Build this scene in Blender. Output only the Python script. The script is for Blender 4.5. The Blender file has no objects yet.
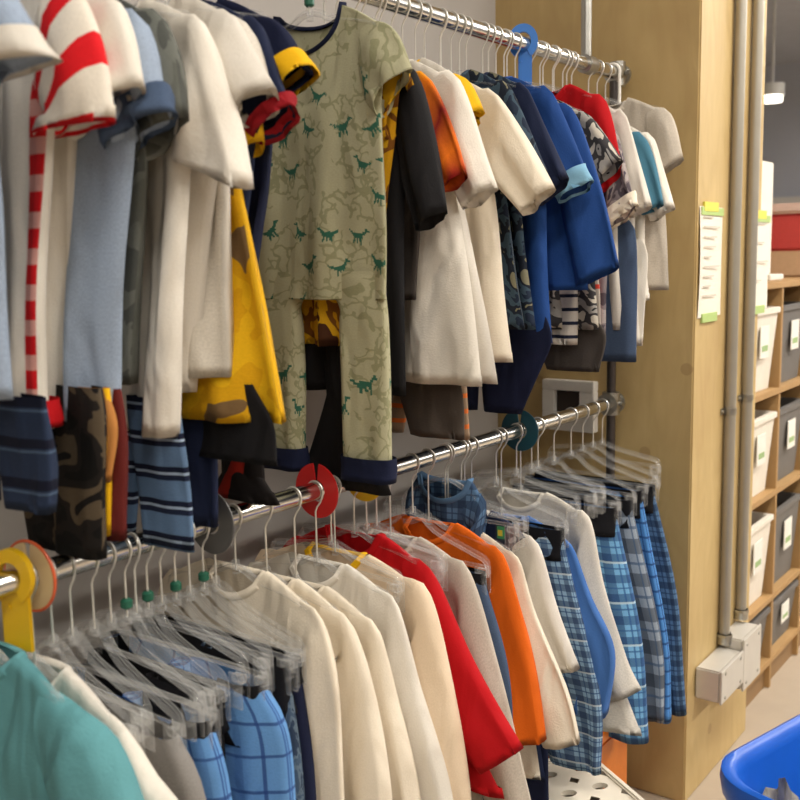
import bpy, math, random
import numpy as np
from mathutils import Vector

C = bpy.context.scene.collection
sc = bpy.context.scene
rnd = random.Random(7)

# ------------------------------------------------------------------ camera calibration
F = 1000.0; VPX, VPY = 1150.0, 243.0; RHO = .02
H = 1.52
def _n(v): return v / np.linalg.norm(v)
_A, _B = VPX - 400, 400 - VPY
_L = F * F / (_B - _A * RHO)
_X = _n(np.array([_A, _B, -F])); _Z = -_n(np.array([RHO * _L, -_L, -F])); _Y = np.cross(_Z, _X)
MW = np.array([_X, _Y, _Z])
YR, ZU, ZL = 1.126, 1.9754, 1.1254          # the two rails: distance from the aisle, heights
ROD_R = .016
def ray(px, py): return MW @ np.array([px - 400., 400. - py, -F])
def on_garment(X, yaw, zr, px, py):
    """pixel -> (u outward from the rail, z relative to the rail) in a garment's own plane"""
    r = ray(px, py); c, s = math.cos(yaw), math.sin(yaw)
    nx, ny = c, s
    t = (nx * X + ny * YR) / (nx * r[0] + ny * r[1])
    p = r * t
    return ((p[0] - X) * s - (p[1] - YR) * c, p[2] + H - zr)
def x_for(px, py, w, yaw):
    r = ray(px, py); t = (YR - w * math.cos(yaw)) / r[1]
    return r[0] * t - w * math.sin(yaw)

# ------------------------------------------------------------------ materials
def lin(c):
    return tuple(((v / 255) / 12.92 if v / 255 <= .04045 else ((v / 255 + .055) / 1.055) ** 2.4) for v in c) + (1,)
MC = {}
class NT:
    def __init__(s, name):
        s.m = bpy.data.materials.new(name); s.m.use_nodes = True
        s.t = s.m.node_tree; s.b = s.t.nodes['Principled BSDF']
    def n(s, typ, **kw):
        nd = s.t.nodes.new(typ)
        for k, v in kw.items():
            if k[0] == 'i' and k[1:].isdigit(): nd.inputs[int(k[1:])].default_value = v
            else: setattr(nd, k, v)
        return nd
    def l(s, a, b): s.t.links.new(a, b)
    def math(s, op, a, b=0., c=None):
        nd = s.n('ShaderNodeMath', operation=op)
        for i, v in enumerate((a, b) if c is None else (a, b, c)):
            if isinstance(v, (int, float)): nd.inputs[i].default_value = v
            else: s.l(v, nd.inputs[i])
        return nd.outputs[0]
    def mix(s, f, a, b, mode='MIX'):
        nd = s.n('ShaderNodeMix', data_type='RGBA', blend_type=mode)
        for i, v in ((0, f), (6, a), (7, b)):
            if isinstance(v, (int, float, tuple)): nd.inputs[i].default_value = v
            else: s.l(v, nd.inputs[i])
        return nd.outputs[2]
    def uv(s):
        tc = s.n('ShaderNodeTexCoord'); sp = s.n('ShaderNodeSeparateXYZ'); s.l(tc.outputs['UV'], sp.inputs[0])
        return tc, sp.outputs[0], sp.outputs[1]
    def band(s, x, period, lo, hi, off=0.):
        f = s.math('FRACT', s.math('MULTIPLY', s.math('ADD', x, off + 50 * period), 1 / period))
        return s.math('MULTIPLY', s.math('GREATER_THAN', f, lo), s.math('LESS_THAN', f, hi))

def fabric(name, col, kind='plain', cols=(), rough=.85, wr=.35, **k):
    if name in MC: return MC[name]
    N = NT(name); b = N.b
    tc, u, v = N.uv()
    b.inputs['Roughness'].default_value = rough
    b.inputs['Specular IOR Level'].default_value = .2
    if 'sheen' in k: b.inputs['Sheen Weight'].default_value = k['sheen']
    base = lin(col); out = None
    cl = [lin(c) for c in cols]
    ob = N.n('ShaderNodeTexNoise'); N.l(tc.outputs['UV'], ob.inputs['Vector'])
    ob.inputs['Scale'].default_value = 320; ob.inputs['Detail'].default_value = 2
    if kind == 'plain' or kind == 'heather':
        a = .12 if kind == 'plain' else .5
        out = N.mix(ob.outputs[0], tuple(x * (1 - a * .5) for x in base[:3]) + (1,), tuple(min(1, x * (1 + a * .5)) for x in base[:3]) + (1,))
    elif kind == 'plaid':
        p = k.get('p', .06)
        out = base
        d, l2 = cl[0], cl[1]
        out = N.mix(N.math('MULTIPLY', N.band(u, p, 0, .42), .62), out, d)
        out = N.mix(N.math('MULTIPLY', N.band(v, p, 0, .42), .62), out, d)
        out = N.mix(N.math('MULTIPLY', N.band(u, p, .66, .74), .75), out, l2)
        out = N.mix(N.math('MULTIPLY', N.band(v, p, .66, .74), .75), out, l2)
        if len(cl) > 2:
            out = N.mix(N.math('MULTIPLY', N.band(v, p * 2, .18, .23), .8), out, cl[2])
    elif kind == 'check':       # thin dark lines over a plain ground
        p = k.get('p', .05)
        out = N.mix(N.math('MULTIPLY', N.band(u, p, 0, k.get('t', .12)), .8), base, cl[0])
        out = N.mix(N.math('MULTIPLY', N.band(v, p, 0, k.get('t', .12)), .8), out, cl[0])
        if len(cl) > 1: out = N.mix(N.math('MULTIPLY', N.band(u, p * 2, .5, .78), .4), out, cl[1])
    elif kind == 'stripe':
        p = k.get('p', .04)
        out = base
        for (lo, hi, c) in k['bands']:
            out = N.mix(N.band(v, p, lo, hi, k.get('off', 0.)), out, lin(c))
    elif kind == 'strip':       # a column of blocks down one side of a plain front
        x = N.math('ABSOLUTE', u)
        m = N.math('MULTIPLY', N.math('GREATER_THAN', x, k['lo']), N.math('LESS_THAN', x, k['hi']))
        out = N.mix(m, base, lin(k.get('c0', (205, 150, 140))))
        out = N.mix(N.math('MULTIPLY', m, N.band(v, k['p'], 0, .55)), out, cl[0])
    elif kind == 'blobs':
        nz = N.n('ShaderNodeTexNoise'); N.l(tc.outputs['UV'], nz.inputs['Vector'])
        nz.inputs['Scale'].default_value = k.get('s', 22); nz.inputs['Detail'].default_value = k.get('det', 2)
        nz.inputs['Distortion'].default_value = k.get('dist', .6)
        rp = N.n('ShaderNodeValToRGB'); N.l(nz.outputs[0], rp.inputs[0])
        rp.color_ramp.interpolation = k.get('interp', 'CONSTANT')
        el = rp.color_ramp.elements
        st = k.get('stops', [0] + [.42 + .1 * i for i in range(len(cl))])
        el[0].position = 0; el[0].color = base
        el[1].position = st[1]; el[1].color = cl[0]
        for i in range(1, len(cl)):
            e = el.new(st[i + 1]); e.color = cl[i]
        out = rp.outputs[0]
    elif kind == 'ramp':        # colour runs down the cloth (dip-dyed / flame print)
        nz = N.n('ShaderNodeTexNoise'); N.l(tc.outputs['UV'], nz.inputs['Vector']); nz.inputs['Scale'].default_value = 18
        f = N.math('ADD', N.math('MULTIPLY', N.math('SUBTRACT', v, k.get('v0', 0)), 1 / k['len']), N.math('MULTIPLY', N.math('SUBTRACT', nz.outputs[0], .5), k.get('amp', .5)))
        rp = N.n('ShaderNodeValToRGB'); N.l(f, rp.inputs[0]); el = rp.color_ramp.elements
        el[0].color = base; el[1].position = 1; el[1].color = cl[-1]
        for i, c in enumerate(cl[:-1]):
            e = el.new((i + 1) / len(cl)); e.color = c
        out = rp.outputs[0]
    elif kind == 'dino':
        vo = N.n('ShaderNodeTexVoronoi', feature='DISTANCE_TO_EDGE'); 
        nz = N.n('ShaderNodeTexNoise'); N.l(tc.outputs['UV'], nz.inputs['Vector']); nz.inputs['Scale'].default_value = 30
        mx = N.mix(.06, tc.outputs['UV'], nz.outputs[1]); N.l(mx, vo.inputs['Vector']); vo.inputs['Scale'].default_value = 30
        m = N.math('LESS_THAN', vo.outputs['Distance'], .07)
        nz2 = N.n('ShaderNodeTexNoise'); N.l(tc.outputs['UV'], nz2.inputs['Vector']); nz2.inputs['Scale'].default_value = 14
        m2 = N.math('MULTIPLY', m, N.math('GREATER_THAN', nz2.outputs[0], .46))
        out = N.mix(N.math('MULTIPLY', m2, .8), base, cl[0])
    if isinstance(out, tuple): b.inputs['Base Color'].default_value = out
    else: N.l(out, b.inputs['Base Color'])
    if kind not in ('plain', 'heather') and not isinstance(out, tuple):
        mul = N.mix(ob.outputs[0], (.88, .88, .88, 1), (1.12, 1.12, 1.12, 1))
        N.l(N.mix(1., out, mul, 'MULTIPLY'), b.inputs['Base Color'])
    # creases + weave
    mpc = N.n('ShaderNodeMapping'); N.l(tc.outputs['Object'], mpc.inputs[0]); mpc.inputs['Scale'].default_value = (1.6, 1.6, .7); mpc.inputs['Rotation'].default_value = (.25, 0, 0)
    n1 = N.n('ShaderNodeTexNoise'); N.l(mpc.outputs[0], n1.inputs['Vector']); n1.inputs['Scale'].default_value = 9; n1.inputs['Detail'].default_value = 1.3
    n1.inputs['Distortion'].default_value = .8
    hh = N.math('ADD', N.math('MULTIPLY', n1.outputs[0], 1.), N.math('MULTIPLY', ob.outputs[0], .03))
    bp = N.n('ShaderNodeBump'); bp.inputs['Strength'].default_value = wr; bp.inputs['Distance'].default_value = .045
    N.l(hh, bp.inputs['Height']); N.l(bp.outputs[0], b.inputs['Normal'])
    MC[name] = N.m
    return N.m

def solid(name, col, rough=.5, metal=0., bump=0., bs=60, var=.08, spec=.5):
    if name in MC: return MC[name]
    N = NT(name); b = N.b
    b.inputs['Roughness'].default_value = rough; b.inputs['Metallic'].default_value = metal
    b.inputs['Specular IOR Level'].default_value = spec
    tc = N.n('ShaderNodeTexCoord'); nz = N.n('ShaderNodeTexNoise'); N.l(tc.outputs['Object'], nz.inputs['Vector'])
    nz.inputs['Scale'].default_value = bs; nz.inputs['Detail'].default_value = 4
    c = lin(col)
    N.l(N.mix(nz.outputs[0], tuple(x * (1 - var) for x in c[:3]) + (1,), tuple(min(1, x * (1 + var)) for x in c[:3]) + (1,)), b.inputs['Base Color'])
    if bump:
        bp = N.n('ShaderNodeBump'); bp.inputs['Strength'].default_value = bump; bp.inputs['Distance'].default_value = .004
        N.l(nz.outputs[0], bp.inputs['Height']); N.l(bp.outputs[0], b.inputs['Normal'])
    MC[name] = N.m
    return N.m

def clear_plastic(name, tint=(236, 236, 234), body=.055, rough=.1):
    if name in MC: return MC[name]
    N = NT(name); t = N.t
    t.nodes.remove(N.b)
    tr = N.n('ShaderNodeBsdfTransparent'); tr.inputs[0].default_value = (.985, .985, .985, 1)
    pr = N.n('ShaderNodeBsdfPrincipled'); pr.inputs['Base Color'].default_value = lin(tint); pr.inputs['Roughness'].default_value = rough
    nz = N.n('ShaderNodeTexNoise'); nz.inputs['Scale'].default_value = 40
    lw = N.n('ShaderNodeLayerWeight'); lw.inputs[0].default_value = .3
    pr.inputs['Specular IOR Level'].default_value = 1.
    f = N.math('ADD', N.math('MULTIPLY', N.math('POWER', lw.outputs['Facing'], 2.), .8), N.math('ADD', body - .05, N.math('MULTIPLY', nz.outputs[0], .1)))
    mx = N.n('ShaderNodeMixShader'); N.l(f, mx.inputs[0]); N.l(tr.outputs[0], mx.inputs[1]); N.l(pr.outputs[0], mx.inputs[2])
    N.l(mx.outputs[0], t.nodes['Material Output'].inputs[0])
    MC[name] = N.m
    return N.m

def plywood():
    N = NT('plywood'); b = N.b
    tc = N.n('ShaderNodeTexCoord')
    mp = N.n('ShaderNodeMapping'); N.l(tc.outputs['Object'], mp.inputs[0]); mp.inputs['Scale'].default_value = (6, 6, 1.6)
    n1 = N.n('ShaderNodeTexNoise'); N.l(mp.outputs[0], n1.inputs['Vector']); n1.inputs['Scale'].default_value = 3; n1.inputs['Detail'].default_value = 6; n1.inputs['Distortion'].default_value = 1.2
    n2 = N.n('ShaderNodeTexNoise'); N.l(tc.outputs['Object'], n2.inputs['Vector']); n2.inputs['Scale'].default_value = 3.1; n2.inputs['Detail'].default_value = 3
    c = N.mix(n1.outputs[0], lin((176, 148, 96)), lin((206, 180, 126)))
    rp = N.n('ShaderNodeValToRGB'); N.l(n2.outputs[0], rp.inputs[0]); rp.color_ramp.elements[0].position = .5; rp.color_ramp.elements[1].position = .75
    c = N.mix(N.math('MULTIPLY', rp.outputs[0], .5), c, lin((168, 136, 88)))
    vo = N.n('ShaderNodeTexVoronoi'); N.l(tc.outputs['Object'], vo.inputs['Vector']); vo.inputs['Scale'].default_value = 6
    c = N.mix(N.math('MULTIPLY', N.math('LESS_THAN', vo.outputs['Distance'], .1), .35), c, lin((136, 104, 62)))
    N.l(c, b.inputs['Base Color']); b.inputs['Roughness'].default_value = .6
    bp = N.n('ShaderNodeBump'); bp.inputs['Strength'].default_value = .15; bp.inputs['Distance'].default_value = .005
    N.l(n1.outputs[0], bp.inputs['Height']); N.l(bp.outputs[0], b.inputs['Normal'])
    return N.m

def emit(name, col, s):
    N = NT(name); N.b.inputs['Base Color'].default_value = (.8, .8, .8, 1)
    N.b.inputs['Emission Color'].default_value = lin(col); N.b.inputs['Emission Strength'].default_value = s
    return N.m

# ------------------------------------------------------------------ mesh helpers
def link(o):
    C.objects.link(o); return o
def mesh_obj(name, V, Fc, mat, parent=None, uvs=None, smooth=True, mi=None, loc=None):
    me = bpy.data.meshes.new(name)
    me.from_pydata([tuple(map(float, v)) for v in V], [], Fc)
    if uvs is not None:
        ul = me.uv_layers.new(name='UVMap')
        flat = np.array([c for f in uvs for c in f], dtype=np.float32).ravel()
        ul.data.foreach_set('uv', flat)
    for m in (mat if isinstance(mat, (list, tuple)) else [mat]): me.materials.append(m)
    if mi is not None: me.polygons.foreach_set('material_index', np.array(mi, dtype=np.int32))
    if smooth: me.polygons.foreach_set('use_smooth', np.ones(len(Fc), dtype=bool))
    me.update()
    o = link(bpy.data.objects.new(name, me))
    if parent is not None: o.parent = parent
    if loc is not None: o.location = loc
    return o
def empty(name, loc, rz=0., label=None, cat=None, group=None):
    o = link(bpy.data.objects.new(name, None)); o.location = loc; o.rotation_euler = (0, 0, rz)
    o.empty_display_size = .05
    return tag(o, label, cat, group)
def tag(o, label=None, cat=None, group=None, kind=None):
    for k_, v_ in (('label', label), ('category', cat), ('group', group), ('kind', kind)):
        if v_: o[k_] = v_
    return o

class MB:
    """collects primitive pieces into one mesh"""
    def __init__(s): s.V = []; s.F = []; s.M = []
    def add(s, V, Fc, m=0):
        b = len(s.V); s.V += [tuple(v) for v in V]; s.F += [tuple(b + i for i in f) for f in Fc]; s.M += [m] * len(Fc); return s
    def box(s, x0, x1, y0, y1, z0, z1, m=0, bev=0.):
        if bev <= 0:
            V = [(x, y, z) for z in (z0, z1) for x, y in ((x0, y0), (x1, y0), (x1, y1), (x0, y1))]
            return s.add(V, [(3, 2, 1, 0), (4, 5, 6, 7), (0, 1, 5, 4), (1, 2, 6, 5), (2, 3, 7, 6), (3, 0, 4, 7)], m)
        import bmesh
        bm = bmesh.new(); bmesh.ops.create_cube(bm, size=1)
        for v in bm.verts:
            v.co = Vector(((x0 + x1) / 2 + v.co.x * (x1 - x0), (y0 + y1) / 2 + v.co.y * (y1 - y0), (z0 + z1) / 2 + v.co.z * (z1 - z0)))
        bmesh.ops.bevel(bm, geom=list(bm.edges), offset=bev, segments=2, affect='EDGES')
        bm.verts.index_update()
        s.add([v.co[:] for v in bm.verts], [tuple(v.index for v in f.verts) for f in bm.faces], m); bm.free()
        return s
    def tube(s, pts, r, n=8, m=0, cap=True, sx=1., up=(0, 0, 1)):
        """sweep a (flattened) circle along points; sx scales the section sideways"""
        P = [np.array(p, float) for p in pts]; b = len(s.V); k = len(P)
        rs = r if isinstance(r, (list, tuple)) else [r] * k
        ref = None
        for i in range(k):
            t = _n(P[min(i + 1, k - 1)] - P[max(i - 1, 0)])
            if ref is None:
                a = np.array(up, float)
                if abs(t @ a) > .95: a = np.array([1., 0, 0])
                ref = _n(np.cross(t, a))
            ref = _n(ref - (ref @ t) * t); w = np.cross(t, ref)
            for j in range(n):
                an = 2 * math.pi * j / n
                s.V.append(tuple(P[i] + rs[i] * (math.cos(an) * ref * sx + math.sin(an) * w)))
        for i in range(k - 1):
            for j in range(n):
                s.F.append((b + i * n + j, b + i * n + (j + 1) % n, b + (i + 1) * n + (j + 1) % n, b + (i + 1) * n + j)); s.M.append(m)
        if cap:
            s.F.append(tuple(b + j for j in range(n))[::-1]); s.M.append(m)
            s.F.append(tuple(b + (k - 1) * n + j for j in range(n))); s.M.append(m)
        return s
    def cyl(s, p0, p1, r, n=24, m=0): return s.tube([p0, p1], r, n, m)
    def build(s, name, mat, parent=None, smooth=False, loc=None):
        o = mesh_obj(name, s.V, s.F, mat, parent, None, smooth, s.M, loc)
        if smooth:
            try: o.data.set_sharp_from_angle(angle=math.radians(40))
            except Exception: pass
        return o

def crspline(P, n):
    P = [np.array(p, float) for p in P]
    if len(P) == 2: return [P[0] + (P[1] - P[0]) * i / (n - 1) for i in range(n)]
    Q = [2 * P[0] - P[1]] + P + [2 * P[-1] - P[-2]]
    # parametrise by chord length
    d = [0.]
    for i in range(1, len(P)): d.append(d[-1] + np.linalg.norm(P[i] - P[i - 1]))
    out = []
    for i in range(n):
        x = d[-1] * i / (n - 1); k = 0
        while k < len(P) - 2 and x > d[k + 1]: k += 1
        t = (x - d[k]) / max(1e-9, d[k + 1] - d[k])
        p0, p1, p2, p3 = Q[k], Q[k + 1], Q[k + 2], Q[k + 3]
        out.append(.5 * (2 * p1 + (p2 - p0) * t + (2 * p0 - 5 * p1 + 4 * p2 - p3) * t * t + (3 * p1 - p0 - 3 * p2 + p3) * t ** 3))
    return out

def rings_mesh(R, UVr, name, mat, parent, mi=None, top=None):
    """R: rows x ring array of points (closed rings); UVr rows x ring+1"""
    rows, n = R.shape[0], R.shape[1]
    V = R.reshape(-1, 3); Fc = []; uv = []
    for i in range(rows - 1):
        for j in range(n):
            j2 = (j + 1) % n
            Fc.append((i * n + j, (i + 1) * n + j, (i + 1) * n + j2, i * n + j2))
            uv.append([UVr[i, j], UVr[i + 1, j], UVr[i + 1, j + 1], UVr[i, j + 1]])
    m = [0] * len(Fc) if mi is None else list(mi)
    if top:
        for q, quv in top: Fc.append(q); uv.append(quv); m.append(0)
    return mesh_obj(name, V, Fc, mat, parent, uv, True, m)

def loc3(u, d, z): return np.array([d, -u, z])   # garment coords -> object coords (u outward, d along the rail)

def tube2(name, T, B, dep, mat, parent, n=18, m=24, seed=0, fold=.006, lip=.015, doff=None, sgn=1, pw=1.0, paint=None, res=None):
    """cloth tube between an outer and an inner outline in the garment plane"""
    rg = random.Random(seed)
    if res: n, m = res
    T = crspline(T, n); B = crspline(B, n); D = np.interp(np.linspace(0, 1, n), np.linspace(0, 1, len(dep)), dep)
    O = np.interp(np.linspace(0, 1, n), np.linspace(0, 1, len(doff)), doff) if doff else np.zeros(n)
    ph = [rg.uniform(0, 6.28) for _ in range(6)]; fq = [rg.choice((2, 3)), rg.choice((4, 5)), rg.choice((6, 7))]
    R = np.zeros((n + (1 if lip else 0), m, 3)); UV = np.zeros((n + (1 if lip else 0), m + 1, 2))
    L = 0.; per = 2 * max(np.linalg.norm(T[i] - B[i]) for i in range(n))
    for i in range(n):
        t = i / (n - 1); c = (T[i] + B[i]) / 2; h = (T[i] - B[i]) / 2; hl = np.linalg.norm(h)
        if i: L += np.linalg.norm(c - (T[i - 1] + B[i - 1]) / 2)
        for j in range(m + 1):
            a = 2 * math.pi * j / m
            ca, sa = math.cos(a), math.sin(a)
            ex = math.copysign(abs(ca) ** pw, ca); ey = math.copysign(abs(sa) ** pw, sa)
            g = min(1, .35 + t)
            f = fold * g * (math.sin(fq[0] * a + ph[0] + 1.5 * t) + .6 * math.sin(fq[1] * a + ph[1] - 2 * t) + .4 * math.sin(fq[2] * a + ph[2] + 3 * t))
            p = c + h * ex * (1 + .25 * f / max(hl, .01))
            d = D[i] * ey + f * (abs(sa) ** .5) + O[i] + fold * .8 * g * math.sin(5 * t + ph[3]) 
            if j < m: R[i, j] = loc3(sgn * p[0], d, p[1])
            UV[i, j] = (per * j / m, L)
    if lip:
        cc = R[n - 1].mean(0); back = _n(R[n - 2].mean(0) - cc)
        R[n] = cc + (R[n - 1] - cc) * .93 + back * lip
        UV[n] = UV[n - 1]; UV[n, :, 1] -= lip
    if sgn < 0: R = R[:, ::-1]
    mi = None
    if paint: mi = [paint((UV[i, j, 0] + UV[i + 1, j + 1, 0]) / 2, (UV[i, j, 1] + UV[i + 1, j + 1, 1]) / 2) if i < n - 1 else 0 for i in range(R.shape[0] - 1) for j in range(m)]
    return rings_mesh(R, UV, name, mat, parent, mi)

def sstep(x): x = max(0., min(1., x)); return x * x * (3 - 2 * x)

def body(name, mat, parent, ws, zs, zn, wn, wa, za, wh, zh, T=.018, seed=0, fold=.010, ns=26, nt=30, dip=.045, paint=None, hemdrop=0., swirl=0.):
    rg = random.Random(seed * 31 + 5)
    pf = [(rg.uniform(.5, .9), rg.uniform(0, 6.28), rg.uniform(-1, 1), 1.), (rg.uniform(1.1, 1.7), rg.uniform(0, 6.28), rg.uniform(-2, 2), .7), (rg.uniform(2., 3.), rg.uniform(0, 6.28), rg.uniform(-2, 2), .4)]
    pb = [(a, p + rg.uniform(-.6, .6), c, e) for a, p, c, e in pf]
    n = 2 * ns
    ta = (zs - za) / (zs - zh)
    def W(t):
        if t < ta: return ws + (wa - ws) * sstep(t / ta)
        q = (t - ta) / (1 - ta); return wa + (wh - wa) * q
    def ztop(s, back):
        u = abs(s) * ws
        if u < wn:
            dd = (dip * .3 if back else dip)
            return zn - dd * math.sqrt(max(0, 1 - (u / wn) ** 2))
        q = (u - wn) / (ws - wn); return zn + (zs - zn) * q ** 1.25
    R = np.zeros((nt + 2, n, 3)); UV = np.zeros((nt + 2, n + 1, 2))
    for i in range(nt + 1):
        t = (i / nt) ** 1.15
        for j in range(n + 1):
            bk = j > ns
            s = -1 + 2 * j / ns if not bk else 1 - 2 * (j - ns) / ns
            w = W(t)
            z0 = ztop(s, bk); zb = zh - hemdrop * (1 - abs(s) ** 2)
            z = z0 + (zb - z0) * t
            th = T * (.3 + .7 * sstep(t / .3)) * math.sqrt(max(0., 1 - abs(s) ** 2.6)) + .0015
            if abs(s) * ws < wn and t < .2: th += .016 * math.cos(s * ws / wn * 1.57) * (1 - t / .2)
            if t == 0 and abs(s) * ws >= wn: th *= .75
            g = sstep(t * 1.1 + .12) * (1 - .25 * abs(s) ** 4)
            D = 0.
            for a, p, c, e in (pb if bk else pf): D += e * math.sin(2 * math.pi * a * s + p + c * 2 * t)
            D *= fold * g
            dr = fold * .5 * g * math.sin(4 * s + 9 * t + pf[0][1]) * (1 - t)    # drag folds from the shoulder
            d = (th if bk else -th) + D + dr + swirl * s * t
            u = s * w * (1 + .02 * math.sin(6 * t + pf[1][1]))
            if j < n: R[i, j] = loc3(u, d, z)
            UV[i, j] = (s * ws + (3. if bk else 0), z0 * 0 + (zn - z))
    c = R[nt].mean(0); R[nt + 1] = R[nt]; R[nt + 1, :, 0] = c[0] + (R[nt, :, 0] - c[0]) * .8; R[nt + 1, :, 1] = c[1] + (R[nt, :, 1] - c[1]) * .985; R[nt + 1, :, 2] += .018
    UV[nt + 1] = UV[nt]; UV[nt + 1, :, 1] -= .018
    top = []
    for j in range(ns):
        s0, s1 = -1 + 2 * j / ns, -1 + 2 * (j + 1) / ns
        if min(abs(s0), abs(s1)) * ws >= wn * .98:
            a, b_, c_, d_ = j, j + 1, (n - j - 1) % n, (n - j) % n
            q = [a, b_, c_, d_]; q = list(dict.fromkeys(q))
            top.append((tuple(q), [UV[0, x] for x in q]))
    mi = None
    if paint:
        mi = []
        for i in range(nt + 1):
            for j in range(n):
                uu = (UV[i, j] + UV[i + 1, j + 1]) / 2
                mi.append(paint(uu[0], uu[1]) if j < ns else 0)
    o = rings_mesh(R, UV, name, mat, parent, mi, top)
    # neckline loop for a collar
    nk = [R[0, j] for j in range(n) if abs((-1 + 2 * j / ns) if j <= ns else (1 - 2 * (j - ns) / ns)) * ws < wn * 1.02]
    return o, nk

# ------------------------------------------------------------------ hangers
clear = clear_plastic('clear_plastic')
steel = solid('hook_steel', (228, 225, 218), .35, .65)
marker_mats = {'green': solid('marker_green', (24, 92, 70), .4), 'white': solid('marker_white', (225, 222, 215), .4), 'blue': solid('marker_blue', (40, 90, 170), .4)}
_hc = {}
def share(key, make):
    """first call makes the piece, later calls copy it sharing its mesh"""
    def f(parent, name):
        if key in _hc:
            o = _hc[key].copy(); link(o); o.name = name; o.parent = parent; return o
        o = make(parent, name); _hc[key] = o; return o
    return f
def hook_mesh(stem):
    def mk(parent, name):
        r = ROD_R + .0018
        P = [(r * math.cos(a), r * math.sin(a)) for a in np.radians(np.linspace(205, -25, 16))]
        P += [(.011, -.019), (.004, -.027), (0, -.036), (0, -stem)]
        return MB().tube([loc3(u, 0, z) for u, z in P], .0017, 6, up=(1, 0, 0)).build(name, steel, parent, True)
    return mk
def hanger(X, yaw, zr, label, kind, w, zneck, zend, marker=None, group=None, mat=None, name=None):
    h = empty(name or ('clip_hanger' if kind == 'clip' else 'clothes_hanger'), (X, YR, zr), yaw, label, 'hanger', group)
    st = round(-zneck + .004, 2)
    share(('hook', st), hook_mesh(st))(h, 'hook')
    key = (kind, round(w, 2), round(zneck, 2), round(zend, 2), id(mat))
    def mk(parent, name):
        b = MB(); zn = zneck
        for sg in (-1, 1):
            if kind == 'top':
                P = [(0, zn), (.018, zn - .002), (.045, zn - .014), (w * .6, zn + (zend - zn) * .52), (w * .93, zend + .006), (w, zend - .012)]
                pts = crspline(P, 14)
                b.tube([loc3(sg * p[0], 0, p[1]) for p in pts], .0075, 8, sx=.5, up=(1, 0, 0) )
                b.tube([loc3(sg * p[0], 0, p[1] + .006) for p in pts], .0028, 6, up=(1, 0, 0))
            else:
                P = [(0, zn), (.02, zn - .005), (w * .32, zn + (zend - zn) * .45), (w * .8, zn + (zend - zn) * .86), (w * .96, zend), (w, zend - .014), (w + .001, zend - .03)]
                pts = crspline(P, 18)
                b.tube([loc3(sg * p[0], -.003, p[1]) for p in pts], .0048, 8, sx=.6, up=(1, 0, 0))
                b.tube([loc3(sg * p[0], .004, p[1] + .005) for p in pts], .003, 6, up=(1, 0, 0))
        if kind == 'clip': b.tube([loc3(-w * .97, 0, zend - .012), loc3(w * .97, 0, zend - .012)], .0042, 8)
        b.tube([loc3(0, 0, zn + .012), loc3(0, 0, zn - .01)], .006, 10)
        return b.build(name, mat or clear, parent, True)
    share(key, mk)(h, 'arms')
    if kind == 'clip':
        def mkc(parent, name):
            b = MB()
            for d in (-.009, .006):
                b.box(d, d + .003, -.013, .013, -.052, .0, bev=.0012)
            b.box(-.006, .006, -.011, .011, -.016, -.004, bev=.002)
            b.tube([(-.008, 0, -.03), (.008, 0, -.03)], .005, 8)
            return b.build(name, clear, parent, True)
        for sg in (-1, 1):
            c = share('clip', mkc)(h, 'clip'); c.location = loc3(sg * (w - .012), 0, zend - .012)
    if marker:
        def mkm(parent, name):
            return MB().tube([(0, 0, z) for z in (0, .003, .012, .015)], [.005, .0085, .0085, .005], 12).build(name, marker_mats[marker], parent, True)
        m_ = share(('marker', marker), mkm)(h, 'size_marker'); m_.location = (0, 0, zneck + .012)
    return h

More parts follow.
